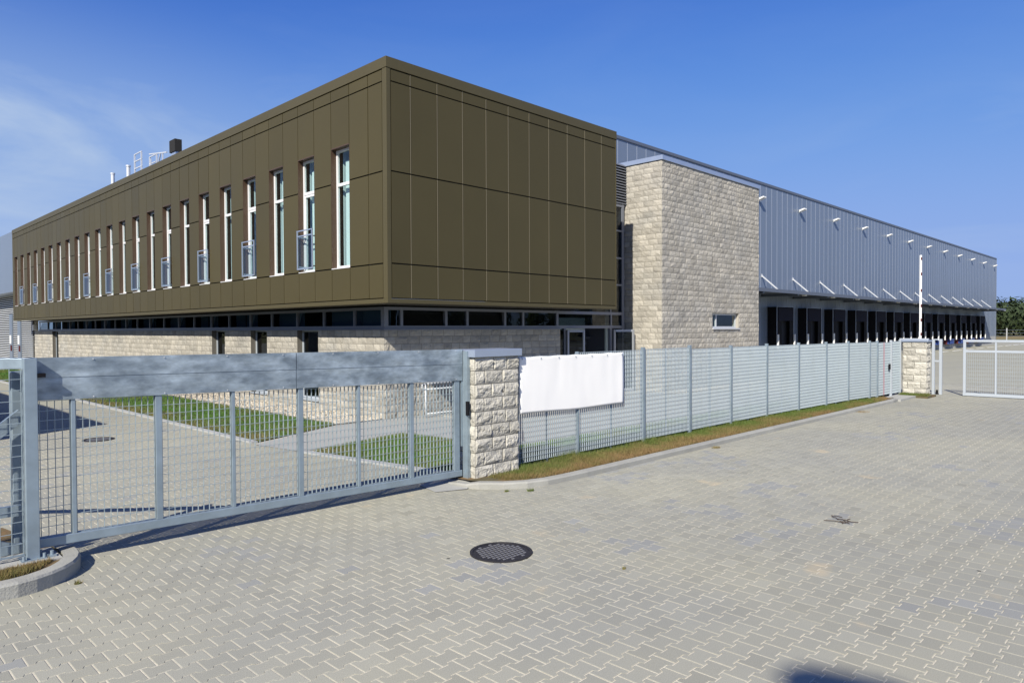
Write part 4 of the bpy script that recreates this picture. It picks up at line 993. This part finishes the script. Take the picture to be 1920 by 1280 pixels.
# ------------------------------------------------------------------ far gate
fg = thing('far_sliding_gate', 'open pale grey framed mesh gate at the right edge of the yard entrance', 'gate', (25, 5.25, 0))
m = MB(); gx = 25.0; YA, YB = 5.26, -0.6
m.box(gx-0.03, gx+0.03, YB, YA, 1.645, 1.715); m.box(gx-0.026, gx+0.026, YB, YA-0.07, 1.33, 1.40); m.box(gx-0.035, gx+0.035, YB, YA, 0.015, 0.10); m.box(gx-0.028, gx+0.028, YA-0.075, YA-0.003, 0.10, 1.645)
m.build('frame', M_['gatewhite'], fg, bevel=0.006)
for y in (4.42, 2.9, 1.4, 0.0):
    m = MB(); m.box(gx-0.024, gx+0.024, y-0.022, y+0.022, 0.10, 1.33); m.box(gx-0.024, gx+0.024, y-0.022, y+0.022, 1.40, 1.645); m.build('upright', M_['gatewhite'], fg)
ye = [5.18, 4.42, 2.9, 1.4, 0.0]
for a, b_ in zip(ye[:-1], ye[1:]): mesh_panel((gx, a-0.03), (gx, b_+0.03), 0.105, 1.33, 0.055, 0.11, 0.008, th=0.003, rod=0.004).build('mesh_infill', M_['galvbar'], fg)
fp2 = thing('far_gate_posts', 'pair of narrow pale gate posts joined by a bar, right of the far block pillar', 'post', (25.2, 6.1, 0))
for y in (6.03, 5.83):
    m = MB(); m.box(25.0, 25.08, y, y+0.075, 0.0, 1.73); m.build('post', M_['gatewhite'], fp2, bevel=0.004)
m = MB(); m.box(25.0, 25.07, 5.90, 6.03, 1.70, 1.732); m.box(25.0, 25.06, 5.905, 6.028, 1.02, 1.07); m.build('cross_bar', M_['gatewhite'], fp2)
m = MB(); m.box(25.0, 25.06, 5.94, 5.99, 0.01, 0.14); m.build('stop', M_['black'], fp2)
m = MB(); m.box(24.0, 24.06, 5.95, 6.75, 1.716, 1.76); m.build('top_flashing', M_['gatewhite'], fp2)

# ------------------------------------------------------------------ barrier with raised boom
bx, by = 33.6, 8.65
br = thing('barrier', 'raised white barrier boom with small red marks standing behind the far pillar', 'barrier', (bx, by, GZ+0.2))
m = MB(); z0 = -0.05; m.box(bx-0.18, bx+0.18, by-0.15, by+0.15, z0, 1.0); m.build('housing', M_['white'], br, bevel=0.02)
m = MB(); m.box(bx-0.034, bx+0.034, by-0.05, by+0.03, 0.9, 5.16); bo = m.build('boom', M_['white'], br, bevel=0.01)
for z in (1.05, 1.75, 2.35, 2.95, 3.6, 4.3, 4.95):
    m = MB(); m.box(bx-0.042, bx+0.01, by-0.056, by-0.02, z, z+0.12); m.build('reflector', M_['darkred'], bo)
m = MB(); m.box(bx+0.0345, bx+0.046, by-0.045, by+0.0, 0.95, 5.1); m.build('red_edge_strip', M_['red'], bo)

# ------------------------------------------------------------------ manhole covers, twig, street lamp, neighbour
def manhole(label, x, y, r, zz):
    t = thing('manhole_cover', label, 'manhole cover', (x, y, zz), 'round cast-iron manhole covers')
    m = MB(); n = 48
    ring = lambda ra, z: [(x+ra*math.cos(2*math.pi*k/n), y+ra*math.sin(2*math.pi*k/n), z) for k in range(n)]
    b0 = len(m.v); m.v += ring(r, zz-0.02)+ring(r, zz+0.010)+ring(r*0.90, zz+0.010)+ring(r*0.895, zz+0.002)
    for a in range(3):
        for k in range(n): m.f.append((b0+a*n+k, b0+a*n+(k+1) % n, b0+(a+1)*n+(k+1) % n, b0+(a+1)*n+k)); m.m.append(0); m.t.append(1)
    m.build('rim', M_['iron'], t)
    m = MB(); m.poly(ring(r*0.893, zz+0.004)); st = r*0.15
    for i in range(-7, 8):
        for j in range(-7, 8):
            u, v = i*st+(st*0.5 if j % 2 else 0), j*st
            if math.hypot(u, v) < r*0.80 and not (abs(u) < r*0.14 and abs(v) > r*0.62):
                m.box(x+u-st*0.32, x+u+st*0.32, y+v-st*0.22, y+v+st*0.22, zz+0.004, zz+0.0095, 1)
    m.build('lid', [M_['iron'], M_['ironlug']], t)
manhole('round black manhole cover in the open paving in front of the gate', 4.625, 4.70, 0.295, 0.003)
manhole('smaller-looking round manhole cover in the driveway behind the gate', 4.60, 17.16, 0.31, -DROP+0.004)
m = MB()
for k in range(9):
    a = random.uniform(0, 3.14); l = random.uniform(0.05, 0.16); cx_, cy_ = 7.98+random.uniform(-0.13, 0.13), 2.80+random.uniform(-0.1, 0.1); l *= 0.8
    m.tube([(cx_-l*math.cos(a), cy_-l*math.sin(a), 0.006), (cx_, cy_, random.uniform(0.008, 0.016)), (cx_+l*math.cos(a+0.3), cy_+l*math.sin(a+0.3), 0.008)], 0.004, 5)
tag(m.build('dry_twigs', M_['twig']), 'small tangle of dry brown twigs lying on the paving', 'twigs')
LH = 11.5; lx, ly = 4.20-LH*1.196, 1.45-LH*0.574
sl = thing('street_lamp', 'street lamp beside the paving whose head throws the blurred shadow at the lower right', 'street lamp', (lx-0.5, ly-0.9, 0))
m = MB(); m.tube([(lx-0.5, ly-0.9, 0), (lx-0.5, ly-0.9, LH-0.6), (lx-0.35, ly-0.65, LH-0.1), (lx, ly, LH+0.05)], [0.09, 0.055, 0.04, 0.035], 12); m.build('pole', M_['galv'], sl, smooth=True)
m = MB(); m.tube([(lx-0.08, ly+0.34, LH), (lx-0.05, ly+0.22, LH), (lx+0.10, ly-0.30, LH), (lx+0.14, ly-0.42, LH)], [0.08, 0.15, 0.17, 0.08], 14); m.build('lamp_head', M_['whdark'], sl, smooth=True)
nb = thing('gatehouse', 'plain flat-roofed building left of the driveway, seen only by its shadow on the paving', 'building', (-1.64, 16.42, GZ))
m = MB(); m.box(-14, -1.64, 16.42, 44, GZ, 5.62); m.build('wall', M_['whmetal'], nb)
m = MB(); m.box(-14.05, -1.62, 16.40, 44, 5.622, 5.70); m.build('roof', M_['whdark'], nb)

def weed(label, x, y, r, n, z, tone_):
    pts = [(x+r*math.cos(a), y+r*0.7*math.sin(a)) for a in np.linspace(0, 2*math.pi, 9)[:-1]]
    tag(grass('weed_tuft', pts, n, 0.012, 0.04, 0.003, M_['blade'], z, lambda a, b: tone_+0*a), label, 'weed', 'weeds in the paving joints')
weed('green weed tuft in the paving in front of the curved kerb, the left of two', 6.42, 6.42, 0.035, 90, 0.0, 0.15)
weed('green weed tuft in the paving in front of the curved kerb, the right of two', 6.66, 6.22, 0.05, 120, 0.0, 0.25)
weed('dry weed in a joint right in front of the dark manhole cover', 5.05, 3.60, 0.02, 40, 0.0, 0.6)
weed('brown weed patch along the straight kerb below the fence middle', 11.3, 6.10, 0.10, 160, 0.0, 0.9)
weed('brown weed patch by the kerb near its far end', 18.6, 6.05, 0.22, 220, 0.0, 0.85)
weed('dry weed sprig at the foot of the left island kerb', 1.62, 6.66, 0.03, 60, 0.0, 0.7)

# ------------------------------------------------------------------ far fence and woods
ff = thing('field_fence', 'distant wire fence on posts between the yard and the field', 'fence', (139.5, 0, GZ))
m = MB(); m.bar((139.5, -60, 1.6), (139.5, 60, 1.6), 0.04); m.bar((139.5, -60, 0.6), (139.5, 60, 0.6), 0.04); m.bar((139.5, -60, 1.1), (139.5, 60, 1.1), 0.04); m.build('wires', M_['whdark'], ff)
for k in range(24):
    m = MB(); y = -60+k*5.2; m.box(139.42, 139.58, y-0.08, y+0.08, GZ, 1.9); m.build('post', M_['concrete'], ff)
def woods():
    V = []; T = []; n = 0
    spots = [(205+rng.uniform(0, 60), -70+i*1.0+rng.uniform(-2, 2)) for i in range(330)]
    spots += [(-120+rng.uniform(0, 20), -120+i*3.4+rng.uniform(-2, 2)) for i in range(140)]      # the wood goes on round the far side of the road
    spots += [(-110+i*4.0+rng.uniform(-2, 2), -130+rng.uniform(0, 20)) for i in range(80)]
    spots += [(-110+i*4.0, 335+rng.uniform(0, 15)) for i in range(32)]
    for x, y in spots:
        hgt = rng.uniform(8.6, 10.6)+1.3*noise.noise((y*0.05, 0, 0)); rad = rng.uniform(2.6, 4.6)
        k = 420 if x > 100 else 120; a = rng.normal(0, 1, (k, 3)); a /= np.linalg.norm(a, axis=1)[:, None]; rr = rad*rng.uniform(0.55, 1.05, k)[:, None]
        c = np.array([x, y, hgt*0.48])+a*rr*np.array([1, 1, hgt*0.52/rad])
        s = rng.uniform(0.28, 0.62, k)[:, None]*(1 if x > 100 else 1.9); t1 = rng.normal(0, 1, (k, 3)); t1 /= np.linalg.norm(t1, axis=1)[:, None]; t2 = np.cross(a, t1); t2 /= np.linalg.norm(t2, axis=1)[:, None]; t1 = np.cross(t2, a)+0.4*rng.normal(0, 1, (k, 3))
        q = np.stack([c-t1*s, c+t2*s*0.7, c+t1*s, c-t2*s*0.7], 1); V.append(q.reshape(-1, 3)); T.append(np.full(k, rng.uniform(0.65, 1.45))*rng.uniform(0.7, 1.3, k))
    V = np.concatenate(V); n = len(V)//4
    return np_mesh('woods', V, np.arange(4*n).reshape(-1, 4), 4, M_['leaf'], np.concatenate(T))
tag(woods(), 'dark green wood on the horizon beyond the field', 'woods', kind='stuff')
